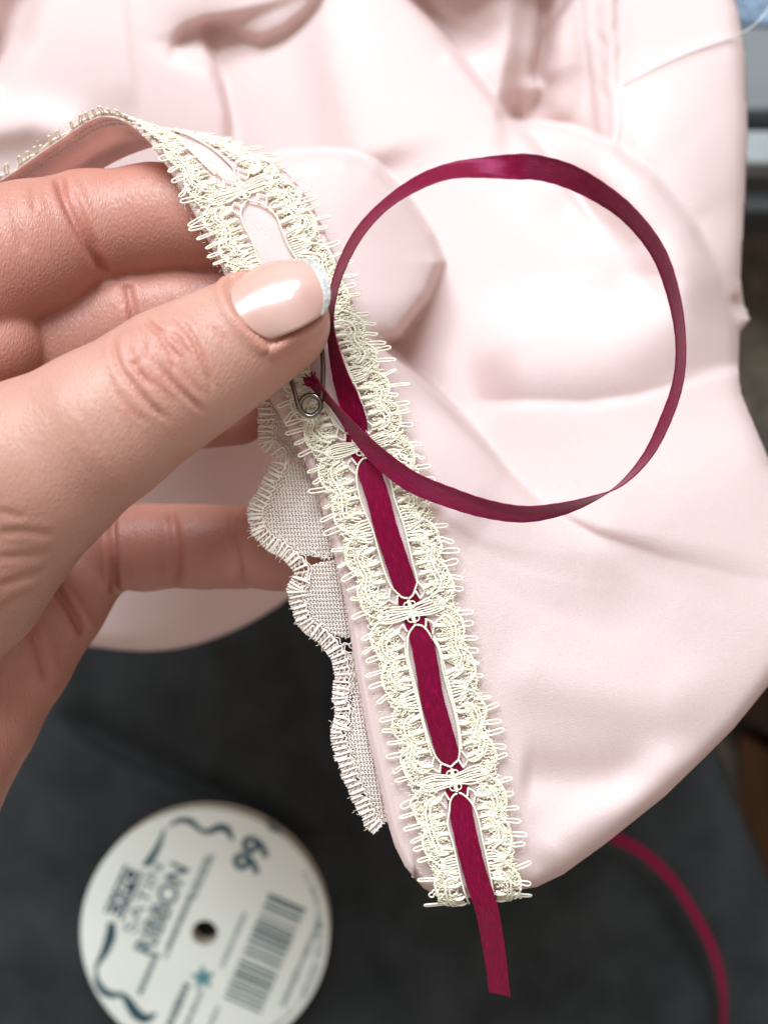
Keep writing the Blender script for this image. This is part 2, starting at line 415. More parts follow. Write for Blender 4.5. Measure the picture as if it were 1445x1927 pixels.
front = tps([(560, 860, 155.4), (652, 1180, 155.2), (740, 1500, 155.2), (800, 1690, 155.6), (675, 840, 155.5), (775, 1150, 155.2), (855, 1470, 155.2), (905, 1690, 155.6),
             (800, 806, 155.6), (893, 1121, 155.4), (972, 1441, 155.4), (1010, 1670, 155.9), (702, 600, 156.2), (600, 330, 163), (720, 400, 166), (800, 480, 172), (730, 560, 163),
             (850, 800, 156), (980, 930, 158), (1130, 1010, 161.5), (1300, 1060, 165), (1500, 1080, 168),
             (1100, 1200, 158), (1250, 1300, 160), (1400, 1250, 164), (1150, 1580, 158.5), (1330, 1420, 162), (1445, 1300, 166), (1100, 1450, 157.4), (1560, 1100, 170)])
def fold_step(D, x, y, line, hn, la, hf, lb, w, taper=(0.12, 0.12), near=1):
    """occluding fold: side `near` of the line is lifted by hn (decay la px), the other side is lowered by hf (decay lb)"""
    d, fr, sd = poly_dist(x, y, line, closed=False)
    s = d * sd * near
    tp = sstep(0, max(1e-3, taper[0]), fr) * (1 - sstep(1 - max(1e-3, taper[1]), 1, fr))
    a = 0.5 * (1 + np.tanh(s / w))
    return D - tp * (a * hn * np.exp(-np.abs(s) / la) - (1 - a) * hf * np.exp(-np.abs(s) / lb))
def blur(A, sig):
    r = int(3*sig); k = np.exp(-0.5*(np.arange(-r, r+1)/sig)**2); k /= k.sum()
    for ax_ in (0, 1):
        Ap = np.pad(A, [(r, r) if i == ax_ else (0, 0) for i in (0, 1)], mode='edge')
        A = sum(k[i]*(Ap[i:i+A.shape[0]] if ax_ == 0 else Ap[:, i:i+A.shape[1]]) for i in range(2*r+1))
    return A
def gown_grid(x, y):
    R = rear(x, y)
    # swoop of cloth in the middle right
    R = ridge(R, x, y, [(1060, 262), (1180, 315), (1275, 410), (1312, 520), (1280, 605), (1150, 652), (1000, 668), (860, 705)], 7, 80, 120, (0.1, 0.15))
    R = ridge(R, x, y, [(1040, 330), (1105, 415), (1175, 480), (1195, 540), (1120, 590)], -3.0, 50, 60, (0.2, 0.3))
    R = fold_step(R, x, y, [(930, 226), (1000, 234), (1070, 245), (1150, 275), (1230, 335), (1300, 420), (1350, 520), (1382, 620), (1392, 700)], -5, 42, 15, 110, 3, (0.05, 0.02))
    R = fold_step(R, x, y, [(1398, 691), (1300, 720), (1200, 750), (1100, 765), (1000, 761), (910, 763), (850, 780)], -1.2, 30, 2.6, 50, 2, (0.02, 0.12), near=-1)
    # long diagonal fold from the top
    R = fold_step(R, x, y, [(745, -60), (775, 0), (830, 62), (890, 140), (950, 215), (1005, 268), (1060, 342), (1112, 415), (1180, 490)], -4, 50, 15, 90, 3, (0.02, 0.45))
    # cup and rolls at the top
    R = fold_step(R, x, y, [(1010, -60), (1017, 20), (1013, 90), (1002, 140), (1020, 162), (985, 228)], -2.5, 25, 6, 40, 3, (0.02, 0.15))
    R = ridge(R, x, y, [(870, -80), (890, 40), (940, 130)], -4, 60, 50, (0.02, 0.4))
    R = ridge(R, x, y, [(790, -95), (900, -85), (1010, -85), (1090, -95)], 7, 34, 34, (0.15, 0.15))  # unseen fold added above the frame to shade the cup
    R = ridge(R, x, y, [(830, 95), (890, 135), (960, 200)], 1.6, 18, 30)
    R = fold_step(R, x, y, [(1100, -60), (1060, 20), (1022, 70), (1008, 140), (1000, 200)], -1.0, 20, 3, 25, 4, (0.02, 0.3))
    R = ridge(R, x, y, [(1060, -60), (1055, 120), (1040, 260)], 2.5, 36)
    # gathered seam band
    wob = 4*np.sin(y/19.0) + 3*np.sin(y/8.3 + 1)
    R = fold_step(R, x, y, [(1093, -70), (1100, 60), (1116, 170), (1128, 300)], 0, 40, 2.2, 20, 3, (0.01, 0.1), near=-1)
    R = fold_step(R, x + wob*0.5, y, [(1160, -70), (1158, 60), (1163, 170), (1170, 310)], 1.4, 30, 1.6, 24, 3, (0.01, 0.1))
    R = ridge(R, x + wob, y, [(1118, -70), (1122, 60), (1136, 170), (1146, 300)], -0.9, 8, 8, (0.01, 0.1))
    R = ridge(R, x, y, [(1175, 160), (1250, 120), (1330, 85), (1400, 65)], 0.5, 5, 12)
    R = ridge(R, x, y, [(1378, 560), (1400, 590), (1412, 600)], -3, 10, 14, (0.1, 0.02))
    # upper left
    R = fold_step(R, x, y, [(312, 125), (325, 85), (350, 53), (390, 39), (425, 42), (452, 64), (490, 76), (532, 60), (572, 28), (600, -5), (640, -80)], -2.5, 32, 5.5, 110, 3, (0.15, 0.02), near=-1)
    R = fold_step(R, x, y, [(378, 40), (396, 100), (418, 155), (429, 215), (431, 300), (425, 380)], -2.5, 35, 6, 90, 3, (0.05, 0.15))
    R = ridge(R, x, y, [(610, -40), (640, 120), (672, 260), (700, 340)], 3.2, 55, 100, (0.02, 0.15))
    R = ridge(R, x, y, [(222, -60), (236, 100), (252, 230)], 0.9, 70, 12, (0.02, 0.3))
    R = ridge(R, x, y, [(60, -80), (20, 60), (-40, 160)], -9, 40, 30, (0.02, 0.1))
    R = ridge(R, x, y, [(-60, 250), (60, 230), (160, 260)], 3, 40, 40)
    R = blur(R, 1.1)
    # front panel lifted by the hand
    Fd = front(x, y)
    Fd = ridge(Fd, x, y, [(1010, 1640), (1070, 1575), (1180, 1510), (1320, 1400)], 1.8, 45, 40, (0.15, 0.2))
    Fd = ridge(Fd, x, y, [(975, 1462), (1060, 1468), (1150, 1470), (1240, 1430)], -1.7, 40, 50, (0.1, 0.3))
    Fd = ridge(Fd, x, y, [(930, 1250), (1060, 1290), (1250, 1330), (1420, 1240)], 1.2, 60, 60, (0.15, 0.3))
    Fd = ridge(Fd, x, y, [(860, 960), (960, 1040), (1100, 1110), (1300, 1160)], -1.5, 60, 70, (0.15, 0.3))
    s = sdf_poly(x, y, FRONT)
    sp = np.maximum(0, s)
    fade = 1 - 0.75*sstep(950, 1350, x)
    Fd = Fd + fade*(3.2*np.exp(-sp/16.0) + 3.6*np.exp(-sp/60.0))         # rolls away towards its folded border
    wd = 8 + 48 * sstep(1000, 1350, x)
    k = sstep(-0.9, 1.0, s / wd)
    D = R * (1 - k) + Fd * k
    return blur(D, 0.9)
step = 4.0
gx = np.arange(-115, 1560, step); gy = np.arange(-115, 1720, step)
X, Y = np.meshgrid(gx, gy, indexing='ij')
S = sdf_poly(X, Y, OUT)
DG = gown_grid(X, Y)
def gown_depth(x, y):
    fx = np.clip((np.asarray(x, float) - gx[0])/step, 0, len(gx) - 1.001); fy = np.clip((np.asarray(y, float) - gy[0])/step, 0, len(gy) - 1.001)
    i = fx.astype(int); j = fy.astype(int); a_ = fx - i; b_ = fy - j
    return (DG[i, j]*(1-a_)*(1-b_) + DG[i+1, j]*a_*(1-b_) + DG[i, j+1]*(1-a_)*b_ + DG[i+1, j+1]*a_*b_)
ins = S > 0
q = grid_faces(len(gx), len(gy)); keep = ins.ravel()[q].any(1) & (S.ravel()[q].min(1) > -3.2*step)
q = q[keep]
used = np.unique(q); xs = X.ravel()[used].copy(); ys = Y.ravel()[used].copy(); ss = S.ravel()[used]
# snap outside vertices to the outline
po = np.array(OUT, float); a = po; b = np.roll(po, -1, 0)
out_i = np.where(ss < 0)[0]
for i in out_i:
    e = b - a; h = np.clip(((xs[i]-a[:, 0])*e[:, 0] + (ys[i]-a[:, 1])*e[:, 1]) / (e**2).sum(1), 0, 1)
    c = a + e*h[:, None]; dd = (c[:, 0]-xs[i])**2 + (c[:, 1]-ys[i])**2; j = dd.argmin(); xs[i], ys[i] = c[j]
ss = np.maximum(0, ss)
d = gown_depth(xs, ys)
lower = sstep(700, 900, ys)
d = d + (5.0*np.exp(-ss/9.0)) * np.where(xs < 780, 0.12, 1.0)                     # rounded hem
d = d - lower * np.where(xs < 830, 0.45, 0.0) * np.exp(-((ss - 12)/6.0)**2)       # folded hem on the lace side
remap = -np.ones(X.size, int); remap[used] = np.arange(len(used))
o = mesh_obj("skirt_fabric", PA(np.stack([xs, ys, d], -1)), remap[q][:, ::-1], M_FAB, gown)
sm = o.modifiers.new("thickness", 'SOLIDIFY'); sm.thickness = 0.0004; sm.offset = -1

# lower back layer of the gown, seen below the fingers
HEM = [(-120, 1190), (60, 1205), (150, 1215), (230, 1224), (290, 1226), (360, 1216), (430, 1192), (490, 1162), (545, 1125), (640, 1040), (760, 900)]
nx, ny = 120, 80
vx = np.linspace(0, 1, nx); hem = dense(HEM, nx); top = dense([(-120, 640), (200, 640), (500, 640), (800, 660)], nx)
vy = np.linspace(0, 1, ny)
XX = top[:, None, 0]*(1-vy)[None] + hem[:, None, 0]*vy[None]; YY = top[:, None, 1]*(1-vy)[None] + hem[:, None, 1]*vy[None]
DD = 216 + 22*vy[None]**1.5 + 2.5*np.sin(XX/60 + YY/200) + 6*np.exp(-(1-vy[None])/0.02)
o = mesh_obj("back_panel", PA(np.stack([XX, YY, DD], -1)).reshape(-1, 3), grid_faces(nx, ny)[:, ::-1], M_FAB, gown)
sm = o.modifiers.new("thickness", 'SOLIDIFY'); sm.thickness = 0.0004; sm.offset = -1

# placket band: strip of cloth under the lace which bends over the finger
tt = np.linspace(0.345, 7.6, 320); uu = np.linspace(-1, 1, 26)
T, U = np.meshgrid(tt, uu, indexing='ij')
ul = np.interp(T, [0.3, 2.8, 3.6, 7.6], [-6.5, -6.5, -7.2, -7.3])
ur = np.interp(T, [0.3, 3.8, 4.8, 7.6], [6.5, 6.5, 7.6, 7.6])
UU = np.where(U < 0, -U*ul, U*ur)
WW = 0.06*np.sin(T*19)*np.sin(UU*0.9) - 0.35*np.exp(-(np.where(U < 0, -ul, ur)-np.abs(UU))/0.5)
V = strip(UU, T, WW).reshape(-1, 3)
o = mesh_obj("placket", V, grid_faces(len(tt), len(uu))[:, ::-1], M_FAB, gown)
sm = o.modifiers.new("thickness", 'SOLIDIFY'); sm.thickness = 0.0003; sm.offset = 0
# seam stitches on the inside of the placket
st = MB()
for side in (-5.4, -3.9):
    for t in np.arange(5.6, 7.4, 0.045):
        tube(st, strip(np.full(4, side) + rng.normal(0, .05), np.linspace(t, t + 0.02, 4), np.array([-0.2, -0.42, -0.42, -0.2])), 0.11, 5)
st.build("seam_stitches", M_WHITE, gown)

# ------------------------------------------------------------------ cream lace on the placket
lace = empty("lace_trim"); lace.parent = gown
T0, T1 = 0.25, 7.4
W0 = 0.62
def lmap(u, y, w, sgn, t0):             # pattern mm -> world; y measured upwards from station t0
    u = np.asarray(u, float); y = np.asarray(y, float)
    return strip(sgn*u, np.clip(t0 + y / PER, T0 - 0.03, T1), w)
def jit(a, s=0.06): return np.asarray(a, float) + rng.normal(0, s, np.shape(a))
def path(pts, n):                       # smooth (u, y) path
    pts = np.asarray(pts, float)
    seg = np.r_[0, np.cumsum(np.linalg.norm(np.diff(pts, axis=0), axis=1))]
    return spline(seg, pts)(np.linspace(0, seg[-1], n)), seg[-1]
def strand(mb, pts, r, sgn, t0, w=W0, sides=6, dens=4.0):
    L = sum(math.hypot(pts[i+1][0]-pts[i][0], pts[i+1][1]-pts[i][1]) for i in range(len(pts)-1))
    n = max(4, int(L*dens)); p, _ = path(pts, n)
    tube(mb, lmap(p[:, 0], p[:, 1], w, sgn, t0), r, sides)
def cord(mb, pts, sgn, t0, r=0.15, off=0.125, pitch=1.05, w=W0):
    p, L = path(pts, max(6, int(sum(math.hypot(pts[i+1][0]-pts[i][0], pts[i+1][1]-pts[i][1]) for i in range(len(pts)-1))*7)))
    s = np.linspace(0, L, len(p)); tg = np.gradient(p, axis=0); tg /= np.maximum(1e-9, np.linalg.norm(tg, axis=1))[:, None]
    nrm = np.stack([-tg[:, 1], tg[:, 0]], 1); ph = rng.uniform(0, 6.28)
    for k in (0, math.pi):
        a = 2*math.pi*s/pitch + ph + k
        q = p + nrm*(off*np.cos(a))[:, None]
        tube(mb, lmap(q[:, 0], q[:, 1], w + off*np.sin(a), sgn, t0), r, 5)
def spindle(mb, a, b, rmax, sgn, t0, w=W0, bow=0.0):
    s = np.linspace(0, 1, 9); a = np.array(a, float); b = np.array(b, float)
    p = a[None]*(1-s)[:, None] + b[None]*s[:, None]; nn = np.array([-(b-a)[1], (b-a)[0]]); nn = nn/np.linalg.norm(nn)
    p = p + nn[None]*(bow*np.sin(math.pi*s))[:, None]
    tube(mb, lmap(p[:, 0], p[:, 1], w + 0.12*np.sin(math.pi*s), sgn, t0), rmax*(0.35 + 0.65*np.sin(math.pi*np.clip(s, .03, .97))**0.8), 7)
def boucle(mb, a, b, amp, pitch, r, sgn, t0, w=W0):
    a = np.array(a, float); b = np.array(b, float); L = np.linalg.norm(b-a); n = max(8, int(L/pitch*7))
    s = np.linspace(0, 1, n); e = (b-a)/L; nn = np.array([-e[1], e[0]]); ph = 2*math.pi*s*L/pitch
    p = a + e*(s*L)[:, None] + nn*(amp*np.sin(ph))[:, None] + e*(0.35*amp*np.sin(2*ph))[:, None]
    tube(mb, lmap(p[:, 0], p[:, 1], w + 0.1*np.cos(ph*0.5), sgn, t0), r, 5)

H2 = PER/2
for sgn in (-1, 1):
    edge_mb = MB()
    for k in range(-2, 14):
        t0 = 1.0 + k*0.5                              # fan centre
        if t0 + 0.5 < T0 or t0 > T1 - 0.1: continue
        cross = (k % 2 == 0)
        ok = lambda y: T0 - 0.01 <= t0 + y/PER <= T1
        # dense fan of parallel threads drawn to a knot
        if ok(0):
            fan = MB(); n = 7 if cross else 8
            for i in range(n):
                c = (i - (n-1)/2) / ((n-1)/2)
                if cross: pts = [(0.0, 0.72*c), (0.9, 0.85*c + .05), (2.2, 1.1*c + .12), (3.4, 1.2*c + .18), (4.7, 0.9*c + .15)]
                else: pts = [(2.25, 1.6*c), (2.9, 1.65*c), (3.8, 1.4*c), (4.7, 0.95*c)]
                pts = [(jit(u, .06), jit(y, .05) + 0.18*(u-2.5)*0) for u, y in pts]
                strand(fan, pts, (0.10 if cross else 0.12) + 0.03*rng.random(), sgn, t0, W0 + 0.060 + 0.05*rng.normal())
            for i in range(4): boucle(fan, (4.2 + .25*i, -0.9 + .1*i), (4.2 + .25*i, 0.9 - .1*i), 0.16, 0.5, 0.1, sgn, t0, W0 + 0.180)
            spindle(fan, (4.5, -.45), (5.0, .45), 0.24, sgn, t0, W0 + 0.120)
            fan.build("thread_fan", M_LACEW if rng.random() < 0.3 else M_LACE, lace)
        # rosette: curved gimp with petals
        ro = MB()
        gimp = [(3.3, 1.9), (4.4, 2.2), (5.15, 3.3), (5.25, 4.6), (4.8, 6.4), (5.25, 8.2), (5.15, 9.5), (4.4, 10.6), (3.3, 10.9)]
        gimp = [(jit(u, .2), jit(y, .2)) for u, y in gimp if ok(y)]
        if len(gimp) >= 4:
            strand(ro, gimp, 0.18, sgn, t0, W0 + 0.132, 7)
            g2 = [(u - 0.62, y + (6.4 - y)*0.07) for u, y in gimp]; cord(ro, g2, sgn, t0, 0.11, 0.1, 0.8, W0 + 0.090)
            g3 = [(u + 0.45, y) for u, y in gimp[1:-1]]
            if len(g3) > 3: cord(ro, g3, sgn, t0, 0.09, 0.09, 0.8, W0)
            for y in (2.9, 4.9, 6.4, 7.9, 9.9):
                if not ok(y): continue
                yy = float(jit(y, .12)); c = (y - 6.4)/4
                spindle(ro, (2.35, yy + 0.25*c), (4.3, yy - 0.35*c), 0.33 if y != 6.4 else 0.24, sgn, t0, W0 + 0.072, float(jit(0, .1)))
                strand(ro, [(2.7, yy + .45), (3.6, yy + .3), (4.9, yy - .3*c + .3)], 0.11, sgn, t0, W0)
                strand(ro, [(2.7, yy - .45), (3.6, yy - .3), (4.9, yy - .3*c - .3)], 0.11, sgn, t0, W0)
                boucle(ro, (3.5, yy + .55), (4.9, yy + .5 - .2*c), 0.17, 0.42, 0.095, sgn, t0, W0 + 0.120)
                boucle(ro, (3.4, yy - .55), (4.9, yy - .5 - .2*c), 0.17, 0.42, 0.095, sgn, t0, W0 + 0.120)
                boucle(ro, (3.9, yy - .1), (5.1, yy - .1 - .2*c), 0.2, 0.4, 0.1, sgn, t0, W0 + 0.180)
            ro.build("rosette", M_LACE, lace)
        fill = MB()                                   # fine ground threads worked between the motifs
        for i in range(150):
            a = (rng.uniform(2.6, 6.2), rng.uniform(0, H2)); an = rng.uniform(-.9, .9); l = rng.uniform(.8, 1.9)
            b = (a[0] + l*math.cos(an), a[1] + l*math.sin(an))
            if not (ok(a[1]) and ok(b[1])) or b[0] > 6.9: continue
            if rng.random() < .6: boucle(fill, a, b, rng.uniform(.08, .2), rng.uniform(.35, .6), rng.uniform(.075, .115), sgn, t0, W0 + rng.uniform(-.3, .2))
            else: strand(fill, [a, ((a[0]+b[0])/2 + rng.normal(0, .15), (a[1]+b[1])/2 + rng.normal(0, .15)), b], rng.uniform(.06, .1), sgn, t0, W0 + rng.uniform(-.15, .2), 5)
        for i in range(70):                           # fuzz of loose fibres
            a = np.array([rng.uniform(3.2, 8.4), rng.uniform(0, H2)]); b = a + rng.normal(0, .55, 2)
            if ok(a[1]) and ok(b[1]) and t0 + min(a[1], b[1])/PER > 0.42: strand(fill, [tuple(a), tuple((a + b)/2 + rng.normal(0, .2, 2)), tuple(b)], 0.03, sgn, t0, W0 + rng.uniform(-.1, .55), 3)
        if fill.n: fill.build("ground_threads", M_LACE, lace)
        # twisted cord of the scalloped border
        ec = [(4.7, 0.1), (5.7, 0.8), (6.5, 2.0), (6.75, 3.4), (6.35, 5.1), (5.35, 6.4), (6.35, 7.6), (6.8, 9.2), (6.55, 10.7), (5.7, 12.0), (4.7, 12.7)]
        ec = [(jit(u, .15), jit(y, .12)) for u, y in ec if ok(y)]
        if len(ec) >= 4:
            cord(edge_mb, ec, sgn, t0, 0.115, 0.10, 0.95, W0 + 0.072)
            for y in np.arange(0.3, 12.6, 0.6):
                uo = float(np.interp(y, [0, 2, 3.4, 5, 6.4, 7.6, 9.2, 10.7, 12.8], [5.6, 6.5, 6.75, 6.35, 5.9, 6.35, 6.8, 6.55, 5.6]))
                if ok(y): boucle(edge_mb, (uo - rng.uniform(1.1, 1.7), y + float(jit(0, .15))), (uo + .1, y + float(jit(0, .1))), 0.13, 0.45, 0.085, sgn, t0, W0 - 0.1)
            for (a, b) in (((5.2, 0.7), (6.3, 0.2)), ((5.3, 1.5), (6.6, 1.2)), ((5.6, 2.6), (6.7, 2.4)), ((5.5, 4.0), (6.6, 4.2)), ((5.4, 5.6), (6.5, 6.2)),
                           ((5.3, 7.2), (6.6, 7.0)), ((5.6, 8.6), (6.8, 8.7)), ((5.5, 10.0), (6.7, 10.1)), ((5.3, 11.3), (6.5, 11.8)), ((5.0, 12.1), (6.2, 12.7))):
                if ok(a[1]) and ok(b[1]): boucle(edge_mb, jit(a, .1), jit(b, .1), 0.15, 0.45, 0.085, sgn, t0, W0)
            for (a, b) in (((6.0, -0.6), (6.5, 1.2)), ((6.1, 5.2), (6.0, 7.6)), ((6.5, 2.0), (6.6, 4.6)), ((6.5, 8.0), (6.6, 10.6))):
                if ok(a[1]) and ok(b[1]): boucle(edge_mb, jit(a, .08), jit(b, .08), 0.13, 0.5, 0.085, sgn, t0, W0 + 0.060)
        # picot loops
        for i in range(6):
            y = 1.75 + 1.86*i + float(jit(0, .1))
            if not ok(y): continue
            ub = np.interp(y, [0, 2, 3.4, 5, 6.4, 7.6, 9.2, 10.7, 12.8], [5.2, 6.3, 6.6, 6.1, 5.6, 6.1, 6.6, 6.3, 5.2]) - 0.35
            tip = 8.35 + float(jit(0, .35)); hw = 0.29 + float(jit(0, .07)); sk = -0.35*sgn*0 + float(jit(-0.25, .35))
            loop = [(ub, y - hw*.6), (ub + .9, y - hw*.9 + sk*.3), (tip - .7, y - hw + sk*.8), (tip - .22, y - hw*.8 + sk), (tip, y + sk), (tip - .22, y + hw*.8 + sk),
                    (tip - .7, y + hw + sk*.8), (ub + .9, y + hw*.9 + sk*.3), (ub, y + hw*.6)]
            pm = MB(); strand(pm, loop, 0.13, sgn, t0, W0 + 0.030 + float(jit(0, .05)), 6, 5.0)
            pm.build("picot", M_LACE if rng.random() < 0.7 else M_LACEW, lace)
    edge_mb.build("border_cord", M_LACE, lace)
# slots for the ribbon
for k in range(0, 7):
    t0 = k + 0.0
    ok = lambda y: T0 <= t0 + y/PER <= T1
    sl = MB()
    for sgn in (-1, 1):
        pts = [(0.05, 2.0), (0.65, 2.35), (1.25, 3.0), (1.8, 4.2), (2.1, 6.4), (2.2, 9.5), (2.2, 12.8), (2.2, 16.1), (2.1, 19.2), (1.8, 21.4), (1.25, 22.6), (0.65, 23.25), (0.05, 23.6)]
        pts = [(float(jit(u, .09))*(0.72 if k == 5 else 1.0), y) for u, y in pts if ok(y)]
        if len(pts) > 3: cord(sl, jit(pts, .075), sgn, t0, 0.095, 0.09, 0.8, W0 + 0.150)
        pts2 = [(u + 0.36 + float(jit(0, .06)), y) for u, y in pts if 4 < y < 21.6]
        if len(pts2) > 3 and k % 2: cord(sl, pts2, sgn, t0, 0.10, 0.09, 0.8, W0 + 0.060)
        for y0, s in ((0.0, 1), (PER, -1)):
            if not ok(y0) or not ok(y0 + 2.9*s): continue
            cord(sl, [(0.02, y0 + 1.75*s), (0.12, y0 + 1.2*s), (0.05, y0 + .6*s), (0.0, y0)], sgn, t0, 0.12, 0.09, 0.8, W0 + 0.180)
            ring = [(0.15, y0 + .55*s), (.6, y0 + .6*s), (.85, y0 + 1.0*s), (.65, y0 + 1.45*s), (.2, y0 + 1.5*s)]
            strand(sl, ring, 0.11, sgn, t0, W0 + 0.180)
            cord(sl, [(1.35, y0 + 2.75*s), (1.55, y0 + 2.1*s), (1.75, y0 + 1.5*s)], sgn, t0, 0.11, 0.09, 0.8, W0 + 0.120)
            cord(sl, [(2.0, y0 + 4.0*s), (2.55, y0 + 2.9*s), (3.3, y0 + 2.0*s)], sgn, t0, 0.10, 0.08, 0.8, W0 + 0.060)
            cord(sl, [(1.7, y0 + 1.6*s), (2.4, y0 + 2.2*s), (2.7, y0 + 3.0*s)], sgn, t0, 0.09, 0.07, 0.8, W0 + 0.060)
    if sl.n: sl.build("ribbon_slot", M_LACE, lace)
# ------------------------------------------------------------------ scalloped ecru lace hanging behind the edge
scal = empty("scalloped_lace"); scal.parent = gown
EDGE = [(484, 735), (486, 790), (489, 838), (512, 862), (503, 884), (484, 922), (467, 962), (474, 1002), (500, 1032), (535, 1056), (553, 1080), (541, 1108), (549, 1146),
        (566, 1184), (600, 1212), (617, 1231), (627, 1254), (631, 1282), (626, 1312), (631, 1345), (623, 1372), (627, 1404), (642, 1452), (664, 1506), (690, 1556), (706, 1572)]
def sc_d(x, y): return 158.0 + 0.006*np.maximum(0, 600 - x) + 0.8*np.sin(y/60.0) + 0*x
def scp(p): p = np.asarray(p, float); return PA(np.stack([p[:, 0], p[:, 1], sc_d(p[:, 0], p[:, 1]) - (p[:, 2] if p.shape[1] > 2 else 0)], -1))
e = dense([(x, y, 0) for x, y in EDGE], 1600)[:, :2]
arc = np.r_[0, np.cumsum(np.linalg.norm(np.diff(e, axis=0), axis=1))]
def edge_at(s):
    x = np.interp(s, arc, e[:, 0]); y = np.interp(s, arc, e[:, 1])
    tx = np.interp(s + 5, arc, e[:, 0]) - np.interp(s - 5, arc, e[:, 0]); ty = np.interp(s + 5, arc, e[:, 1]) - np.interp(s - 5, arc, e[:, 1])
    l = np.maximum(1e-6, np.hypot(tx, ty)); return x, y, ty/l, -tx/l          # inward normal (to the right)
# serpentine braid, in short pieces so that each run of loops is its own piece
pit = 11.0; s = 0
while s < arc[-1] - pit:
    br = MB(); s1 = min(arc[-1], s + pit*1.02)
    for half in (0, 1):
        sa = s + half*pit*0.5
        f = np.linspace(0, 1, 12); dep = np.r_[0.0, 0.1, 0.5, 0.85, 0.98, 1, 1, 0.98, 0.85, 0.5, 0.1, 0.0] if half == 0 else np.r_[0, .1, .5, .85, .98, 1, 1, .98, .85, .5, .1, 0]
        along = sa + (0.5 + 0.5*np.tanh((f - .5)*7))*pit*0.46
        x, y, nx_, ny_ = edge_at(along); ln = 25 + rng.normal(0, 3.5)
        q = np.stack([x + nx_*(dep*ln + rng.normal(0, 1.5)) + rng.normal(0, .8), y + ny_*dep*ln + rng.normal(0, .8), 0.28*np.sin(f*math.pi*2 + half*3) + 0.2 + 0*f], 1)
        if half == 0: q[:, 2] += 0.15
        tube(br, scp(q), 0.165, 6)
    for i in range(3):                   # loose fibres
        x, y, nx_, ny_ = edge_at(s + rng.uniform(0, pit)); f = np.linspace(0, 1, 5)[:, None]; a0 = rng.uniform(-1, 24)
        dv = np.array([-nx_*rng.uniform(2, 9) + rng.normal(0, 3), -ny_*3 + rng.normal(0, 5)])
        q = np.c_[np.array([x + nx_*a0, y + ny_*a0])[None] + dv[None]*f + rng.normal(0, .8, (5, 2)), 0.4 + 0*f]
        tube(br, scp(q), 0.035, 4)
    br.build("braid_loop", M_ECRU, scal); s += pit
bd = MB()
for off, r, wv in ((27, 0.13, 2.0), (18, 0.08, 2.8), (8, 0.08, 2.8), (33, 0.08, 2.4)):
    ss_ = np.arange(0, arc[-1], 2.2); x, y, nx_, ny_ = edge_at(ss_); o_ = off + wv*np.sin(ss_/pit*6.28*1.0)
    tube(bd, scp(np.stack([x + nx_*o_, y + ny_*o_, 0.45 + 0.1*np.sin(ss_/2)], 1)), r, 5)
bd.build("braid_cord", M_ECRU, scal)
CELLS = [[(505, 735), (512, 800), (516, 838), (545, 862), (580, 868), (560, 735)],
         [(548, 872), (522, 900), (504, 938), (494, 966), (503, 1000), (528, 1026), (560, 1044), (604, 1050), (650, 1045), (640, 985), (600, 905), (580, 868)],
         [(588, 1062), (569, 1086), (566, 1112), (577, 1150), (602, 1180), (640, 1200), (690, 1204), (690, 1060), (640, 1050)],
         [(662, 1222), (655, 1262), (660, 1308), (720, 1312), (720, 1215)],
         [(662, 1310), (660, 1352), (654, 1402), (668, 1448), (690, 1500), (714, 1548), (740, 1548), (730, 1400), (700, 1310)]]
for c in CELLS:
    net = MB(); c = np.array(c, float); x0, y0 = c.min(0); x1, y1 = c.max(0)
    col = 6.2
    for xb in np.arange(x0 - 60, x1 + 60, col):
        yy = np.arange(y0, y1, 2.2); xx = xb + (yy - (y0+y1)/2)*0.13 + 1.6*np.sin(yy*2*math.pi/8.0)
        m = inside(xx, yy, c)
        idx = np.where(m)[0]
        for g in np.split(idx, np.where(np.diff(idx) > 1)[0] + 1) if len(idx) else []:
            if len(g) > 3: tube(net, scp(np.stack([xx[g], yy[g], 0.1*np.sin(yy[g]*2*math.pi/8 + 1.5)], 1)), 0.175, 4)
    for yb in np.arange(y0 - 30, y1 + 30, 4.0):
        xx = np.arange(x0, x1, 3.0); yy = yb + (xx - (x0+x1)/2)*-0.13 + 0.8*np.sin(xx*2)
        m = inside(xx, yy, c); idx = np.where(m)[0]
        for g in np.split(idx, np.where(np.diff(idx) > 1)[0] + 1) if len(idx) else []:
            if len(g) > 2: tube(net, scp(np.stack([xx[g], yy[g], 0*xx[g] - 0.1], 1)), 0.085, 4)
    net.build("net_ground", M_NET, scal)
bridges = MB()
for (cx_, cy_) in ((560, 868), (612, 970), (610, 1056), (660, 1225), (655, 1255), (690, 1240)):
    for i in range(9):
        f = np.linspace(0, 1, 8)[:, None]; a0 = np.array([cx_, cy_]) + rng.normal(0, 13, 2); b0 = a0 + np.array([rng.normal(8, 16), rng.normal(0, 15)])
        q = a0*(1-f) + b0*f + rng.normal(0, 1.5, (8, 2)); tube(bridges, scp(np.c_[q, 0.2 + 0*f]), rng.uniform(.06, .13), 4)
bridges.build("loose_threads", M_ECRU, scal)

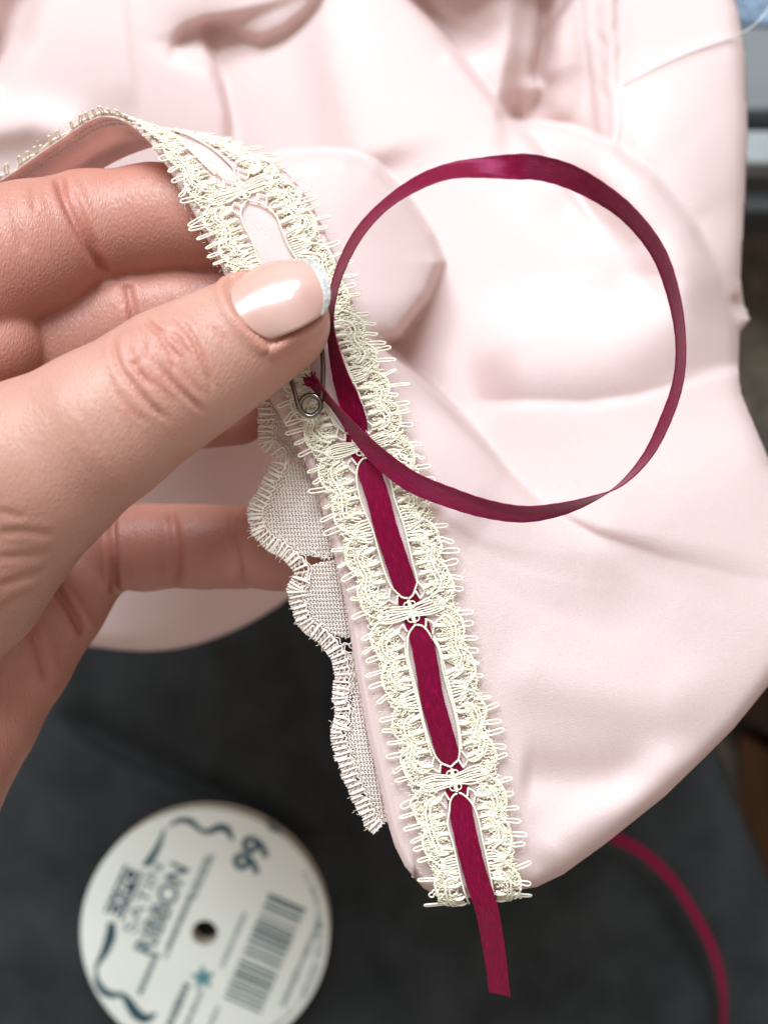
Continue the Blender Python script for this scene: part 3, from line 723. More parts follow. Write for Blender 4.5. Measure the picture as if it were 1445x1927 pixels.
# ------------------------------------------------------------------ ribbon helper
def ribbon_mesh(name, st, mat, width, n, thick=0.22, parent=None, fray=None):
    """st: (px, py, d, roll degrees); roll 0 lies flat to the lens, 90 stands on edge"""
    st = np.asarray(st, float)
    c3 = PA(st[:, :3]); seg = np.r_[0, np.cumsum(np.linalg.norm(np.diff(c3, axis=0), axis=1))]
    f = spline(seg, np.c_[c3, st[:, 3:4]]); s = np.linspace(0, seg[-1], n); q = f(s); c = q[:, :3]; roll = np.radians(q[:, 3])
    T = np.gradient(c, axis=0); T /= np.linalg.norm(T, axis=1)[:, None]
    view = np.array([0, 0, CAM_H]) - c; view /= np.linalg.norm(view, axis=1)[:, None]
    Nn = np.cross(T, view); Nn /= np.maximum(1e-6, np.linalg.norm(Nn, axis=1))[:, None]
    Z = np.cross(Nn, T)
    wv = Nn*np.cos(roll)[:, None] + Z*np.sin(roll)[:, None]; nz = np.cross(wv, T)
    prof = np.array([(-1, 0), (-.985, .75), (-.95, 1.0), (-.90, .55), (-.45, .5), (0, .5), (.45, .5), (.90, .55), (.95, 1.0), (.985, .75),
                     (1, 0), (.985, -.75), (.95, -1.0), (.90, -.55), (0, -.5), (-.90, -.55), (-.95, -1.0), (-.985, -.75)])
    hw = width/2*(1 + 0.012*np.sin(s*3) + 0.018*np.sin(s*14))
    k = len(prof)
    V = c[:, None] + wv[:, None]*(hw[:, None]*prof[None, :, 0])[..., None] + nz[:, None]*(thick/2*prof[None, :, 1])[..., None]
    i = np.arange(n-1)[:, None]; j = np.arange(k)[None]; jj = (j+1) % k
    Q = np.stack([i*k+j, i*k+jj, (i+1)*k+jj, (i+1)*k+j], -1).reshape(-1, 4).tolist() + [list(range(k))[::-1], list(range((n-1)*k, n*k))]
    uv = np.stack([np.repeat(s[:, None], k, 1), np.repeat((prof[None, :, 0]*width/2), n, 0)], -1).reshape(-1, 2)
    return mesh_obj(name, V.reshape(-1, 3), Q, mat, parent, True, uv)

# ribbon threaded through the lace: tail - slots - loop - end at the pin
def on_strip(t, u, w):                  # -> px, py, d
    p = strip(u, t, w); d = CAM_H - p[2]; return [p[0]/d*F + CX, CY - p[1]/d*F, d]
R0 = [(940, 1872, 158.0, 24), (934, 1820, 156.8, 20), (925, 1760, 155.4, 12), (914, 1705, 154.0, 4)]
thr = []
for t, u, w in [(0.40, 0.1, 1.1), (0.62, -0.15, 0.95), (0.85, -0.05, 0.55), (0.93, 0.1, 0.48), (1.0, 0.2, 0.42), (1.07, 0.1, 0.48), (1.16, 0.0, 0.75), (1.35, -0.2, 1.05), (1.5, -0.3, 1.1), (1.66, 0.05, 1.0),
                (1.85, 0.35, 0.7), (1.93, 0.3, 0.48), (2.0, 0.2, 0.42), (2.07, 0.2, 0.48), (2.16, 0.1, 0.8), (2.35, -0.1, 1.1), (2.5, -0.2, 1.15), (2.66, 0.0, 1.05), (2.84, 0.0, 0.7), (2.93, 0.0, 0.48),
                (3.0, 0.0, 0.42), (3.06, 0.0, 0.5)]:
    thr.append(tuple(on_strip(t, u, w)) + (0.0,))
R1 = [(668, 790, 153.4, 4), (655, 748, 152.6, 26), (641, 708, 151.6, 46), (628, 655, 150.3, 64), (622, 605, 149.0, 75), (627, 552, 147.5, 72), (644, 497, 146.2, 68), (678, 435, 145.0, 64),
      (728, 381, 144.2, 65), (790, 342, 143.4, 60), (850, 322, 142.9, 52), (915, 313, 142.6, 34), (965, 312, 142.4, 14), (1010, 316, 142.4, -14), (1065, 330, 142.4, -24), (1125, 358, 142.6, -36), (1185, 404, 143.0, -46),
      (1236, 475, 143.6, -56), (1268, 555, 144.4, -61), (1281, 640, 145.2, -64), (1274, 720, 146.2, -66), (1252, 795, 147.2, -65), (1216, 858, 148.2, -67), (1165, 912, 149.0, -82), (1110, 943, 149.6, -108),
      (1050, 960, 150.0, -122), (985, 966, 150.4, -132), (915, 957, 150.6, -144), (845, 938, 150.8, -150), (775, 906, 151.2, -150), (715, 862, 151.6, -142), (672, 818, 152.0, -125), (645, 785, 152.2, -112),
      (622, 757, 152.2, -106), (604, 737, 152.0, -112), (590, 720, 151.8, -118), (580, 712, 151.6, -120)]
R1 = [(x + 1.6*math.sin(i*2.3), y + 1.8*math.sin(i*1.7 + 1), d, r + 2.5*math.sin(i*1.9)) if 6 < i < 30 else (x, y, d, r) for i, (x, y, d, r) in enumerate(R1)]
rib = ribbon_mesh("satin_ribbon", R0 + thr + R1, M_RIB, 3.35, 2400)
tag(rib, "burgundy satin ribbon threaded through the lace slots and looping round to the safety pin", "ribbon")
fr = MB()
for i in range(22):
    a = np.array([590 + rng.normal(0, 2.5), 722 + rng.normal(0, 3), 151.6 + rng.normal(0, .3)])
    b = a + np.array([-17 + rng.normal(0, 4), -9 + rng.normal(0, 5), rng.normal(0, .4)])
    if i < 5: b = a + np.array([rng.uniform(-4, 4), rng.uniform(-24, -15), 0])
    f = np.linspace(0, 1, 6)[:, None]; q = a*(1-f) + b*f; q[1:, :2] += rng.normal(0, .6, (5, 2))
    tube(fr, PA(q), rng.uniform(.07, .14), 5)
fr.build("frayed_end", M_RIB, rib)

# ------------------------------------------------------------------ safety pin
pin = empty("safety_pin")
def wire(name, pts, r=0.35, n=120):
    m = MB(); tube(m, PA(dense(pts, n)), r, 10); return m.build(name, M_STEEL, pin)
coil = [(602 - 18 + 19.5*math.cos(a), 762 + 0 - 19.5*math.sin(a), 151.9 + 0.5*(a/6.28)) for a in np.linspace(math.radians(5), math.radians(-400), 40)]
wire("pin_arm", [(588, 580, 152.9), (595, 596, 152.6), (601, 612, 152.2), (606, 655, 152.0), (608, 700, 151.8), (606, 740, 151.8), (603.5, 758, 151.9)])
m = MB()
cc = np.array(coil); tube(m, PA(cc), 0.35, 10); m.build("coil", M_STEEL, pin)
wire("pin_arm", [(coil[-1][0], coil[-1][1], coil[-1][2]), (588, 783, 151.3), (574, 780, 151.3), (562, 765, 151.3), (555, 740, 151.5), (545, 705, 151.9), (534, 650, 152.5), (540, 590, 152.9)])
m = MB(); cap = PA(dense([(540, 590, 152.9), (552, 560, 152.9), (574, 558, 152.9), (588, 580, 152.9)], 20)); tube(m, cap, np.r_[np.linspace(.4, .7, 6), np.full(8, .75), np.linspace(.7, .4, 6)], 10); m.build("clasp", M_STEEL, pin)
tag(pin, "silver safety pin with round coil fastened to the ribbon end under the thumb", "safety pin")

# ------------------------------------------------------------------ ribbon trailing on the dark cloth
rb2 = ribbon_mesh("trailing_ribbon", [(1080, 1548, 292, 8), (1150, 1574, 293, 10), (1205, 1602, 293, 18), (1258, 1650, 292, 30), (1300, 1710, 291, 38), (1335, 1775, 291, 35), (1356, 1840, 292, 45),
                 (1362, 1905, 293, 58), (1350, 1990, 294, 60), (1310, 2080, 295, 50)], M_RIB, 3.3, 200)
tag(rb2, "blurred burgundy ribbon curving over the dark cloth at lower right", "ribbon")

# loose sewing thread on the upper right
q = dense([(1172, 158, 0), (1230, 128, 0), (1290, 100, 0), (1350, 78, 0), (1388, 64, 0)], 60)
dd = gown_depth(q[:, 0], q[:, 1]) - 0.35
q[:, 2] = dd
q = np.r_[q, dense([(1388, 64, dd[-1]), (1405, 56, dd[-1] - 1), (1428, 38, dd[-1] - 2), (1450, 8, dd[-1] - 1), (1475, -40, dd[-1])], 30)[1:]]
m = MB(); tube(m, PA(q), 0.10, 6); o = m.build("loose_thread", M_WHITE)
tag(o, "fine white loose thread lying across the gown at upper right", "thread")

# ------------------------------------------------------------------ ribbon spool
spool = empty("ribbon_spool")
SC = P(385, 1757, 294.5); K = 294.5/F
def ring_mesh(name, z0, z1, ro, ri, mat, parent, n=96, bev=0.25):
    prof = [(ri, z0), (ro - bev, z0), (ro, z0 + bev), (ro, z1 - bev), (ro - bev, z1), (ri, z1)]
    k = len(prof); V = []
    for i in range(n):
        a = 2*math.pi*i/n
        for r, z in prof: V.append((SC[0] + r*math.cos(a), SC[1] + r*math.sin(a), z))
    f = [(i*k + j, ((i+1) % n)*k + j, ((i+1) % n)*k + (j+1) % k, i*k + (j+1) % k) for i in range(n) for j in range(k)]
    return mesh_obj(name, V, f, mat, parent, False)
zt = SC[2]; RO = 234*K
flange = ring_mesh("top_flange", zt - 1.0, zt, RO, 3.6, M_CARD, spool)
ring_mesh("bottom_flange", zt - 6.4, zt - 5.6, RO, 3.6, M_CARDE, spool)
ring_mesh("core", zt - 5.55, zt - 1.05, 9, 3.7, M_CARDE, spool)
ring_mesh("wound_ribbon", zt - 5.5, zt - 1.1, RO - 12, 9.05, M_RIB, spool)
tag(spool, "round white card ribbon spool with teal print lying on charcoal cloth", "spool")
th = math.radians(66.5); E1 = np.array([math.cos(th), math.sin(th)]); E2 = np.array([-E1[1], E1[0]])
def spt(px, py): return np.array([(px - 385)*K, -(py - 1757)*K])            # px -> mm offset from the spool centre
def print_poly(name, mats, polys, z=0.06):
    m = MB()
    for poly in polys:
        poly = np.asarray(poly, float); n = len(poly)
        m.add(np.c_[SC[0] + poly[:, 0], SC[1] + poly[:, 1], np.full(n, zt + z)], [tuple(range(n))])
    return m.build(name, mats, flange, smooth=False)
def txt(body, px, py, size, mat, ang=66.5, name="lettering", bold=0.0, sx=1.0, z=0.06):
    cu = bpy.data.curves.new("lettering", 'FONT'); cu.body = body; cu.size = size; cu.align_x = 'CENTER'; cu.align_y = 'CENTER'
    cu.offset = bold; cu.resolution_u = 4
    to = bpy.data.objects.new("tmp", cu); COL.objects.link(to); bpy.context.view_layer.update()
    me = bpy.data.meshes.new_from_object(to.evaluated_get(bpy.context.evaluated_depsgraph_get()))
    bpy.data.objects.remove(to)
    off = spt(px, py); a = math.radians(ang); ca, sa = math.cos(a), math.sin(a)
    for v in me.vertices:
        x, y = v.co.x*sx, v.co.y
        v.co = Vector(((SC[0] + off[0] + ca*x - sa*y)*MM, (SC[1] + off[1] + sa*x + ca*y)*MM, (zt + z)*MM))
    me.materials.clear(); me.materials.append(mat); me.name = name
    o = bpy.data.objects.new(name, me); COL.objects.link(o); o.parent = flange; return o
def swash(pts, ws):
    pts = np.array([spt(*p) for p in pts]); n = 24
    p = spline(np.arange(len(pts)), pts)(np.linspace(0, len(pts)-1, n)); w = np.interp(np.linspace(0, len(pts)-1, n), np.arange(len(pts)), ws)*K
    t = np.gradient(p, axis=0); t /= np.linalg.norm(t, axis=1)[:, None]; nn = np.stack([-t[:, 1], t[:, 0]], 1)
    a = p + nn*w[:, None]/2; b = p - nn*w[:, None]/2
    return [np.array([a[i], a[i+1], b[i+1], b[i]]) for i in range(n-1)]
print_poly("printed_swash", M_TEAL, swash([(318, 1556), (335, 1545), (358, 1546), (376, 1562), (392, 1566), (412, 1558), (428, 1562), (438, 1582)], [4, 9, 13, 8, 10, 15, 15, 6]))
print_poly("printed_swash", M_TEAL, swash([(310, 1560), (300, 1588), (287, 1612), (272, 1630)], [4, 10, 14, 12]))
print_poly("printed_swash", M_TEAL, swash([(210, 1736), (208, 1762), (198, 1790), (184, 1815), (180, 1830)], [14, 20, 16, 8, 5]))
print_poly("printed_swash", M_TEAL, swash([(180, 1828), (184, 1850), (197, 1868), (216, 1874), (228, 1872), (240, 1884), (256, 1908), (275, 1918), (294, 1908)], [4, 12, 16, 12, 8, 16, 22, 18, 5]))
def quad(px, py, l, w, bend=0.0):
    c = spt(px, py); n = 8; out = []
    for i in range(n):
        a = (i/n - .5)*l*K; b = ((i+1)/n - .5)*l*K
        fa = bend*K*(1 - (2*a/(l*K))**2); fb = bend*K*(1 - (2*b/(l*K))**2)
        out.append(np.array([c + E1*a + E2*(fa - w*K/2), c + E1*b + E2*(fb - w*K/2), c + E1*b + E2*(fb + w*K/2), c + E1*a + E2*(fa + w*K/2)]))
    return out
print_poly("printed_panel", M_TEAL, quad(232, 1680, 98, 38))
txt("EXPO", 233, 1680, 5.4, M_CARD, bold=0.04, sx=1.15, z=0.12)
txt("SATIN", 271, 1690, 5.2, M_TEAL2, sx=1.5, bold=0.06)
txt("RIBBON", 306, 1712, 7.6, M_TEAL, sx=1.0, bold=0.16)
txt("99", 476, 1612, 11.0, M_TEAL, ang=62, bold=0.35, sx=0.95)
txt("¢", 512, 1556, 6.5, M_TEAL, ang=62, bold=0.1)
star = [spt(382, 1841) + (26 if i % 2 == 0 else 11.5)*K*np.array([math.cos(math.radians(94 + 36*i)), math.sin(math.radians(94 + 36*i))]) for i in range(10)]
print_poly("printed_star", M_TEAL3, [star])
bars = []; x = -104.0; c = np.array((497, 1797))
while x < 104:
    wd = rng.choice([2.2, 3.6, 5.4, 7.5]); 
    cen = spt(*c) + E1*(x + wd/2)*K
    bars.append(np.array([cen - E1*wd/2*K - E2*38*K, cen + E1*wd/2*K - E2*38*K, cen + E1*wd/2*K + E2*38*K, cen - E1*wd/2*K + E2*38*K]))
    x += wd + rng.choice([2.0, 3.2, 5.0, 6.5])
print_poly("printed_barcode", M_TEAL, bars)
def dashes(px, py, l, h, mat=M_TEAL2, gap=0.35):
    out = []; a = -l/2
    while a < l/2:
        wd = rng.uniform(3, 8); cen = spt(px, py) + E1*(a + wd/2)*K; hh = h*rng.uniform(.6, 1)
        out.append(np.array([cen - E1*wd/2*K - E2*hh/2*K, cen + E1*wd/2*K - E2*hh/2*K, cen + E1*wd/2*K + E2*hh/2*K, cen - E1*wd/2*K + E2*hh/2*K])); a += wd*(1 + gap)
    print_poly("small_print", mat, out)
dashes(352, 1700, 190, 10); dashes(336, 1745, 130, 9); dashes(438, 1772, 110, 9); dashes(566, 1815, 170, 11); dashes(383, 1650, 90, 9)
dashes(278, 1835, 80, 12, M_TEAL); dashes(335, 1892, 90, 16, M_TEAL); dashes(362, 1905, 90, 12); dashes(398, 1925, 60, 10)
rim = []
for a in np.arange(-62, 32, 1.6):
    if rng.random() < 0.15: continue
    for rr in ((0.935, 0.9), (0.965, 0.945)) if -30 < a < 10 else ((0.955, 0.92),):
        b0, b1 = math.radians(a), math.radians(a + rng.uniform(.5, 1.2))
        rim.append(np.array([(RO*rr[0]*math.cos(b0), RO*rr[0]*math.sin(b0)), (RO*rr[1]*math.cos(b0), RO*rr[1]*math.sin(b0)), (RO*rr[1]*math.cos(b1), RO*rr[1]*math.sin(b1)), (RO*rr[0]*math.cos(b1), RO*rr[0]*math.sin(b1))]))
print_poly("small_print", M_TEAL2, rim)

# ------------------------------------------------------------------ the hand: one continuous surface grown from a signed distance field
def chain(a): return [(P(x, y, d), r) for x, y, d, r in a]
G = {
 "thumb": (chain([(528, 607, 147.2, 6.9), (470, 632, 147.0, 7.7), (400, 672, 146.2, 8.4), (325, 714, 145.0, 9.15), (255, 762, 144.6, 9.3), (185, 808, 144.6, 10.3), (65, 885, 146.5, 12.2), (-40, 985, 150, 13.6),
                  (-85, 1075, 155, 13.2), (-230, 1180, 165, 19)]), 2.5),
 "index": (chain([(480, 420, 165.0, 7.2), (400, 408, 166, 7.9), (290, 413, 167, 8.2), (165, 432, 166.5, 8.7), (60, 470, 163, 10.0), (-60, 520, 160, 10.8), (-210, 600, 164, 13)]), 2.0),
 "middle": (chain([(440, 578, 171, 7.6), (330, 590, 172, 8.2), (245, 604, 171.5, 8.4), (110, 648, 170, 8.6)]), 2.0),
 "middleb": (chain([(-8, 650, 161, 7.0), (-30, 655, 162, 7.6), (-160, 700, 164, 10)]), 2.0),
 "ring": (chain([(440, 756, 177, 7.3), (300, 765, 179, 7.7), (120, 790, 178, 8.4), (-80, 830, 172, 11)]), 2.0),
 "pinky": (chain([(600, 1046, 171, 5.9), (520, 1033, 173, 6.5), (440, 1030, 175.5, 6.55), (385, 1029, 177, 6.8), (330, 1027, 178, 6.7), (275, 1030, 179, 7.15), (222, 1030, 180, 7.0)]), 1.5),
 "palm": (chain([(165, 1062, 181, 7.6), (85, 1135, 179, 9.6), (0, 1228, 176, 11.6), (-100, 1335, 173, 14.5), (-200, 1460, 170, 18)]), 2.5),
 "palmb": (chain([(-200, 600, 168, 14), (-190, 820, 172, 17), (-200, 1000, 172, 19), (-230, 1200, 170, 20), (-260, 1420, 168, 20)]), 5.0),
}
h = 0.42
lo = np.array([-76.0, -50.0, CAM_H - 198.0]); hi = np.array([2.0, 58.0, CAM_H - 132.0])
n3 = np.ceil((hi - lo)/h).astype(int) + 1
ax = [lo[i] + h*np.arange(n3[i]) for i in range(3)]
def smin(a, b, k):
    hh = np.clip(0.5 + 0.5*(b - a)/k, 0, 1); return b*(1 - hh) + a*hh - k*hh*(1 - hh)
def seg_sdf(p, a, ra, b, rb):
    ba = b - a; l2 = float(ba @ ba)
    t = ((p[0]-a[0])*ba[0] + (p[1]-a[1])*ba[1] + (p[2]-a[2])*ba[2]) / l2; np.clip(t, 0, 1, out=t)
    return np.sqrt((p[0]-a[0]-t*ba[0])**2 + (p[1]-a[1]-t*ba[1])**2 + (p[2]-a[2]-t*ba[2])**2) - (ra + t*(rb-ra))
gsd = {}
def group_field(name, p):
    ch, k = G[name]; o = None
    for (a, ra), (b, rb) in zip(ch[:-1], ch[1:]):
        s = seg_sdf(p, a, ra, b, rb); o = s if o is None else smin(o, s, k)
    return o
def hand_field(p):
    o = group_field("thumb", p)
    fingers = group_field("index", p)
    for g, k in (("middle", 0.7), ("middleb", 0.7), ("ring", 0.7)): fingers = smin(fingers, group_field(g, p), k)
    pk = smin(group_field("pinky", p), group_field("palm", p), 1.2)
    fingers = smin(fingers, pk, 0.8)
    palm = group_field("palmb", p)
    return smin(smin(o, palm, 5.0), smin(fingers, palm, 4.0), 1.0)
pp = [ax[0].astype(np.float32)[:, None, None], ax[1].astype(np.float32)[None, :, None], ax[2].astype(np.float32)[None, None, :]]
Fv = hand_field(pp)
Fv[0] = Fv[-1] = 1; Fv[:, 0] = 1; Fv[:, -1] = 1; Fv[:, :, 0] = 1; Fv[:, :, -1] = 1
# naive surface nets
neg = Fv < 0
cn = [(i, j, k) for i in (0, 1) for j in (0, 1) for k in (0, 1)]
sh = lambda A, c: A[c[0]:A.shape[0]-1+c[0], c[1]:A.shape[1]-1+c[1], c[2]:A.shape[2]-1+c[2]]
cnt = sum(sh(neg, c).astype(np.int8) for c in cn); act = (cnt > 0) & (cnt < 8)
ci = np.argwhere(act); vid = -np.ones(act.shape, int); vid[act] = np.arange(len(ci))
acc = np.zeros((len(ci), 3)); num = np.zeros(len(ci))
for a in cn:
    for axis in range(3):
        if a[axis]: continue
        b = list(a); b[axis] = 1
        fa = Fv[ci[:, 0]+a[0], ci[:, 1]+a[1], ci[:, 2]+a[2]]; fb = Fv[ci[:, 0]+b[0], ci[:, 1]+b[1], ci[:, 2]+b[2]]
        m = (fa < 0) != (fb < 0); tq = np.where(m, fa/np.where(m, fa - fb, 1), 0)
        pt = np.array(a, float)[None] + np.eye(3)[axis][None]*tq[:, None]
        acc[m] += pt[m]; num[m] += 1
HV = lo + h*(ci + acc/num[:, None])
quads = []
for axis in range(3):
    A = neg; s0 = [slice(1, -1)]*3; s0[axis] = slice(0, -1); s1 = [slice(1, -1)]*3; s1[axis] = slice(1, None)
    d0 = A[tuple(s0)]; d1 = A[tuple(s1)]; e_ = np.argwhere(d0 != d1); off = np.array([1, 1, 1]); off[axis] = 0; e_ = e_ + off
    fl_ = A[e_[:, 0], e_[:, 1], e_[:, 2]]
    o1, o2 = [(1, 2), (2, 0), (0, 1)][axis]; d1_ = np.zeros(3, int); d1_[o1] = 1; d2_ = np.zeros(3, int); d2_[o2] = 1
    g = lambda c: vid[c[:, 0], c[:, 1], c[:, 2]]
    qd = np.stack([g(e_ - d1_ - d2_), g(e_ - d2_), g(e_), g(e_ - d1_)], 1)
    qd[~fl_] = qd[~fl_][:, ::-1]; quads.append(qd)
HQ = np.concatenate(quads)
# relax a little
ed = np.concatenate([HQ[:, [0, 1]], HQ[:, [1, 2]], HQ[:, [2, 3]], HQ[:, [3, 0]]])
def relax(V, lam):
    acc = np.zeros_like(V); c = np.zeros(len(V)); np.add.at(acc, ed[:, 0], V[ed[:, 1]]); np.add.at(acc, ed[:, 1], V[ed[:, 0]]); np.add.at(c, ed[:, 0], 1); np.add.at(c, ed[:, 1], 1)
    return V + lam*(acc/c[:, None] - V)
for i in range(3): HV = relax(HV, 0.5); HV = relax(HV, -0.45)
def normals(V):
    n = np.zeros_like(V); fn = np.cross(V[HQ[:, 2]] - V[HQ[:, 0]], V[HQ[:, 3]] - V[HQ[:, 1]])
    for k in range(4): np.add.at(n, HQ[:, k], fn)
    return n / np.maximum(1e-9, np.linalg.norm(n, axis=1))[:, None]
HN = normals(HV)
if HN[HV[:, 2].argmax()][2] < 0: HQ = HQ[:, ::-1]; HN = -HN
def vpx(V): d = CAM_H - V[:, 2]; return V[:, 0]/d*F + CX, CY - V[:, 1]/d*F, d
hx, hy, hd = vpx(HV)
gs = {g: group_field(g, HV.T) for g in G}
names = list(G); own = np.stack([gs[g] for g in names], 1).argmin(1)
is_g = lambda *g: np.isin(own, [names.index(x) for x in g])
facing = HN[:, 2] > 0.05
disp = np.zeros(len(HV)); red = np.zeros(len(HV))
def crease(line, groups, depth, width, ridge_=0.25, r=0.3, taper=0.2):
    m = is_g(*groups) & facing; 
    d_, fr_, _ = poly_dist(hx[m], hy[m], dense([(a, b, 0) for a, b in line], 24)[:, :2], closed=False)
    tp = sstep(0, taper, fr_)*(1 - sstep(1 - taper, 1, fr_))
    disp[m] += tp*depth*(-np.exp(-(d_/width)**2) + ridge_*np.exp(-((d_ - 2.1*width)/(1.2*width))**2))
    red[m] += tp*r*np.exp(-(d_/(1.6*width))**2)
T_ = ("thumb",)
for ln, dp, wd in [([(219, 618), (214, 650), (225, 690), (248, 722), (283, 762), (325, 798)], .55, 5.5), ([(268, 594), (284, 612), (301, 630), (322, 656), (343, 680)], .6, 5),
                   ([(296, 676), (306, 694), (322, 716), (354, 748), (388, 780)], .5, 5), ([(322, 590), (354, 622), (377, 664), (394, 708), (404, 742)], .5, 5),
                   ([(388, 608), (410, 626), (428, 650)], .2, 5), ([(266, 636), (272, 660), (262, 680), (246, 686)], .3, 4.5), ([(232, 672), (262, 700), (280, 726)], .28, 4.5),
                   ([(285, 615), (318, 628), (345, 650), (360, 680)], .3, 4.5), ([(300, 640), (318, 668), (330, 700)], .28, 4.5), ([(240, 640), (246, 662), (256, 690), (290, 735)], .3, 4.5),
                   ([(345, 690), (362, 718), (384, 745)], .22, 4.5), ([(200, 690), (214, 730), (250, 775), (285, 800)], .2, 5), ([(275, 690), (296, 722), (330, 758)], .22, 4.5)]:
    crease(ln, T_, dp*0.9, wd, 0.35, 0.5)
for i in range(26):                      # faint cross lines on the back of the thumb
    s_ = rng.uniform(0, 1); cx_ = 60 + 360*s_; cy_ = 885 - 210*s_; L_ = rng.uniform(40, 120); o_ = rng.uniform(-60, 60)
    u_ = np.array([.47, .88]); a_ = np.array([.88, -.47])
    c0 = np.array([cx_, cy_]) + u_*o_
    crease([tuple(c0 - u_*L_/2 + a_*rng.uniform(-8, 8)), tuple(c0 + a_*rng.uniform(-6, 6)), tuple(c0 + u_*L_/2 + a_*rng.uniform(-8, 8))], T_, rng.uniform(.05, .13), rng.uniform(3.5, 6), .2, .08, .4)
for ln, dp in [([(-10, 1005), (40, 1000), (110, 1008)], .5), ([(-10, 1050), (50, 1045), (110, 1035)], .6), ([(-10, 1105), (50, 1085), (100, 1068)], .7), ([(-10, 1150), (40, 1125), (90, 1100)], .6), ([(-10, 960), (50, 975)], .3)]:
    crease(ln, ("thumb", "palmb"), dp*0.55, 7, .3, .25)
crease([(106, 322), (122, 370), (150, 430), (180, 485), (204, 528)], ("index",), 1.1, 9, .3, .5, .12)
crease([(128, 340), (150, 390), (172, 440), (190, 480)], ("index",), .5, 6, .3, .3)
crease([(20, 350), (30, 420), (50, 480)], ("index",), .25, 8, .2, .1)
crease([(60, 345), (66, 400)], ("index",), .2, 6, .2, .1)
crease([(238, 530), (246, 570), (256, 615)], ("middle",), .8, 8, .3, .4, .1)
crease([(222, 540), (230, 580)], ("middle",), .3, 6, .2, .2)
crease([(212, 935), (209, 985), (211, 1040), (216, 1120)], ("pinky", "palm"), 1.3, 7, .25, .5, .06)
crease([(318, 950), (328, 1000), (332, 1060), (326, 1115)], ("pinky",), .5, 8, .3, .4, .12)
crease([(440, 950), (436, 1000), (448, 1060), (450, 1110)], ("pinky",), .35, 7, .3, .25, .12)
crease([(86, 1078), (110, 1112), (136, 1152), (160, 1195)], ("palm", "palmb"), 1.2, 8, .3, .5, .08)
crease([(45, 1160), (72, 1215), (92, 1290)], ("palm", "palmb"), .5, 9, .3, .3)
# nail frame
NA = P(528, 607, 147.2); NB = P(400, 672, 146.2); axn = (NA - NB)/np.linalg.norm(NA - NB)
zc = np.array([0, 0, 1.0]); up = zc - axn*(axn @ zc); up /= np.linalg.norm(up); sd_ = np.cross(axn, up)      # sd_ points to the lower right
if sd_[1] > 0: sd_ = -sd_
roll = math.radians(21)
upn = up*math.cos(roll) - sd_*math.sin(roll); sdn = sd_*math.cos(roll) + up*math.sin(roll)
rel = HV - NA; s_ = rel @ axn; cu_ = rel @ upn; cs_ = rel @ sdn; thn = np.degrees(np.arctan2(cs_, cu_))
arcw = np.abs(thn)/180*math.pi*7.5
base_s = lambda a: -5.3 + 0.085*a*a*0.55
side_d = np.where(s_ > -5.5, np.abs(arcw - 6.3), 9); basd = np.where(arcw < 6.6, np.abs(s_ - base_s(arcw)), 9)
m = is_g("thumb")
inn = m & (arcw < 6.3) & (s_ > base_s(arcw)); bord = np.minimum(np.where(s_ > -4, side_d, 9), basd)
bord = np.where(s_ > 5.0, 9, bord)
disp[m & ~inn] += (0.55*np.exp(-((bord - 0.8)/0.9)**2))[m & ~inn]
disp[inn] -= 0.35
red[m] += 0.35*np.exp(-(bord[m]/1.3)**2)
HV = HV + HN*disp[:, None]
for i in range(1): HV = relax(HV, 0.25)
base = np.tile(np.array([0.525, 0.28, 0.213]), (len(HV), 1))
palmar = np.array([0.50, 0.23, 0.172])
fm = is_g("index", "middle", "middleb", "ring", "pinky", "palm")
kf = np.where(fm, 1.0, 0.0); 
for i in range(8):
    acc = np.zeros(len(HV)); c = np.zeros(len(HV)); np.add.at(acc, ed[:, 0], kf[ed[:, 1]]); np.add.at(acc, ed[:, 1], kf[ed[:, 0]]); np.add.at(c, ed[:, 0], 1); np.add.at(c, ed[:, 1], 1); kf = 0.5*kf + 0.5*acc/c
colr = base*(1 - kf[:, None]) + palmar[None]*kf[:, None]
knob = np.exp(-(((hx - 315)/75)**2 + ((hy - 690)/75)**2))*is_g("thumb")*0.35 + np.exp(-(((hx - 560)/60)**2 + ((hy - 660)/40)**2))*is_g("thumb")*0.4
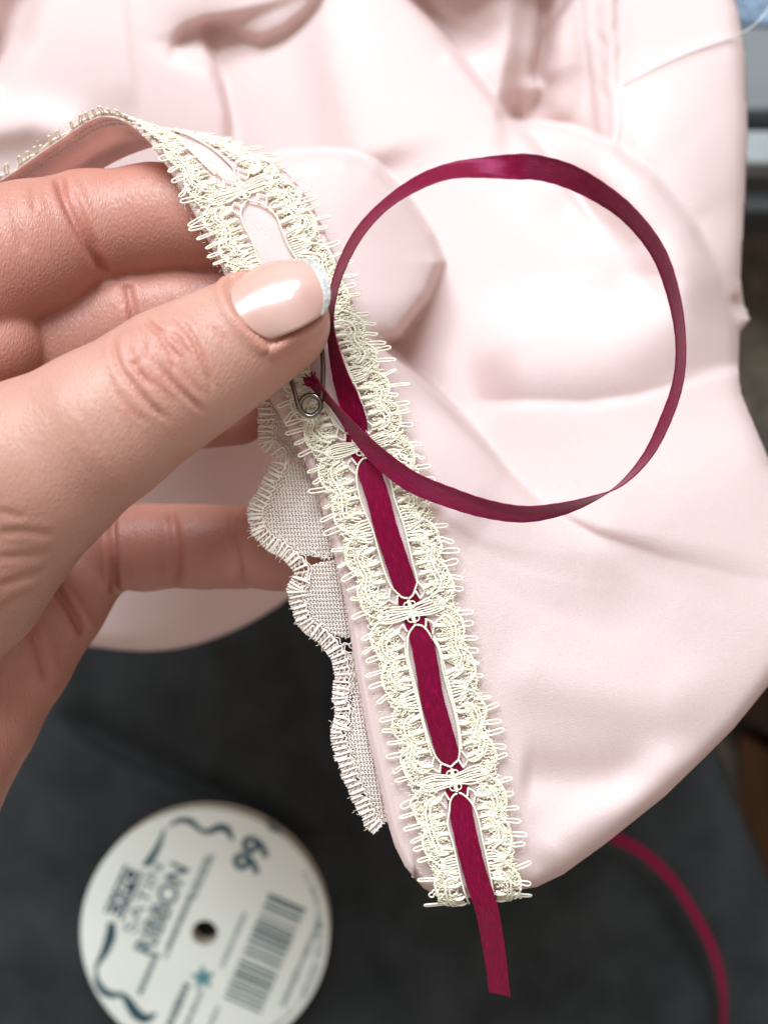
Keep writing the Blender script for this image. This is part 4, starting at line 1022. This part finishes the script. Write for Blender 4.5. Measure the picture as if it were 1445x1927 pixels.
rr = np.clip(red + knob, 0, 1)[:, None]
colr = colr*(1 - rr) + colr*np.array([0.93, 0.70, 0.66])*rr
hand = mesh_obj("hand", HV, HQ, M_SKIN)
ca = hand.data.attributes.new("tone", 'FLOAT_COLOR', 'POINT')
ca.data.foreach_set("color", np.c_[colr, np.ones(len(HV))].astype(np.float32).ravel())
tag(hand, "left hand pinching the lace between thumb and index finger, fingers curled behind the cloth", "hand")
# thumb nail
na, ns = 33, 41
aa = np.linspace(-1, 1, na); sv = np.linspace(0, 1, ns)
A_, S_ = np.meshgrid(aa, sv, indexing='ij')
def nail_pt(a, s, lift):
    wv = 6.25*(1 - 0.10*(1 - s)**2)*(1 - 0.05*s)
    s0 = -5.3 + 1.9*a**2 + 0.6*np.abs(a)**6; s1 = 7.7 - 1.5*a**2 - 0.9*np.abs(a)**6
    sl = s0 + (s1 - s0)*s
    r = np.interp(sl, [-9, -4.2, 0, 4, 8], [8.3, 7.75, 7.35, 7.15, 6.75]) + lift
    th_ = a*wv/7.6
    return NA + axn*sl[..., None] + upn*(r*np.cos(th_))[..., None] + sdn*(r*np.sin(th_))[..., None]
V = nail_pt(A_, S_, 0.15 + 1.0*np.sin(math.pi*S_) - 0.35*S_)
o = mesh_obj("thumb_nail", V.reshape(-1, 3), grid_faces(na, ns), M_NAIL, hand)
sm = o.modifiers.new("thickness", 'SOLIDIFY'); sm.thickness = 0.0005; sm.offset = -1
St = 0.895 + 0.115*np.linspace(0, 1, 9); A2, S2 = np.meshgrid(aa, St, indexing='ij')
S2 = S2 + 0.03*(1 - A2**2)*(1 - (S2 - .895)/.115)
V = nail_pt(A2, S2, 0.15 + 1.0*np.sin(math.pi*np.clip(S2, 0, 1)) - 0.35*S2 + 0.08)
o = mesh_obj("nail_tip", V.reshape(-1, 3), grid_faces(na, 9), M_GLIT, hand)
sm = o.modifiers.new("thickness", 'SOLIDIFY'); sm.thickness = 0.00055; sm.offset = -1
o["label"] = "silver white glitter tip of the thumb nail"
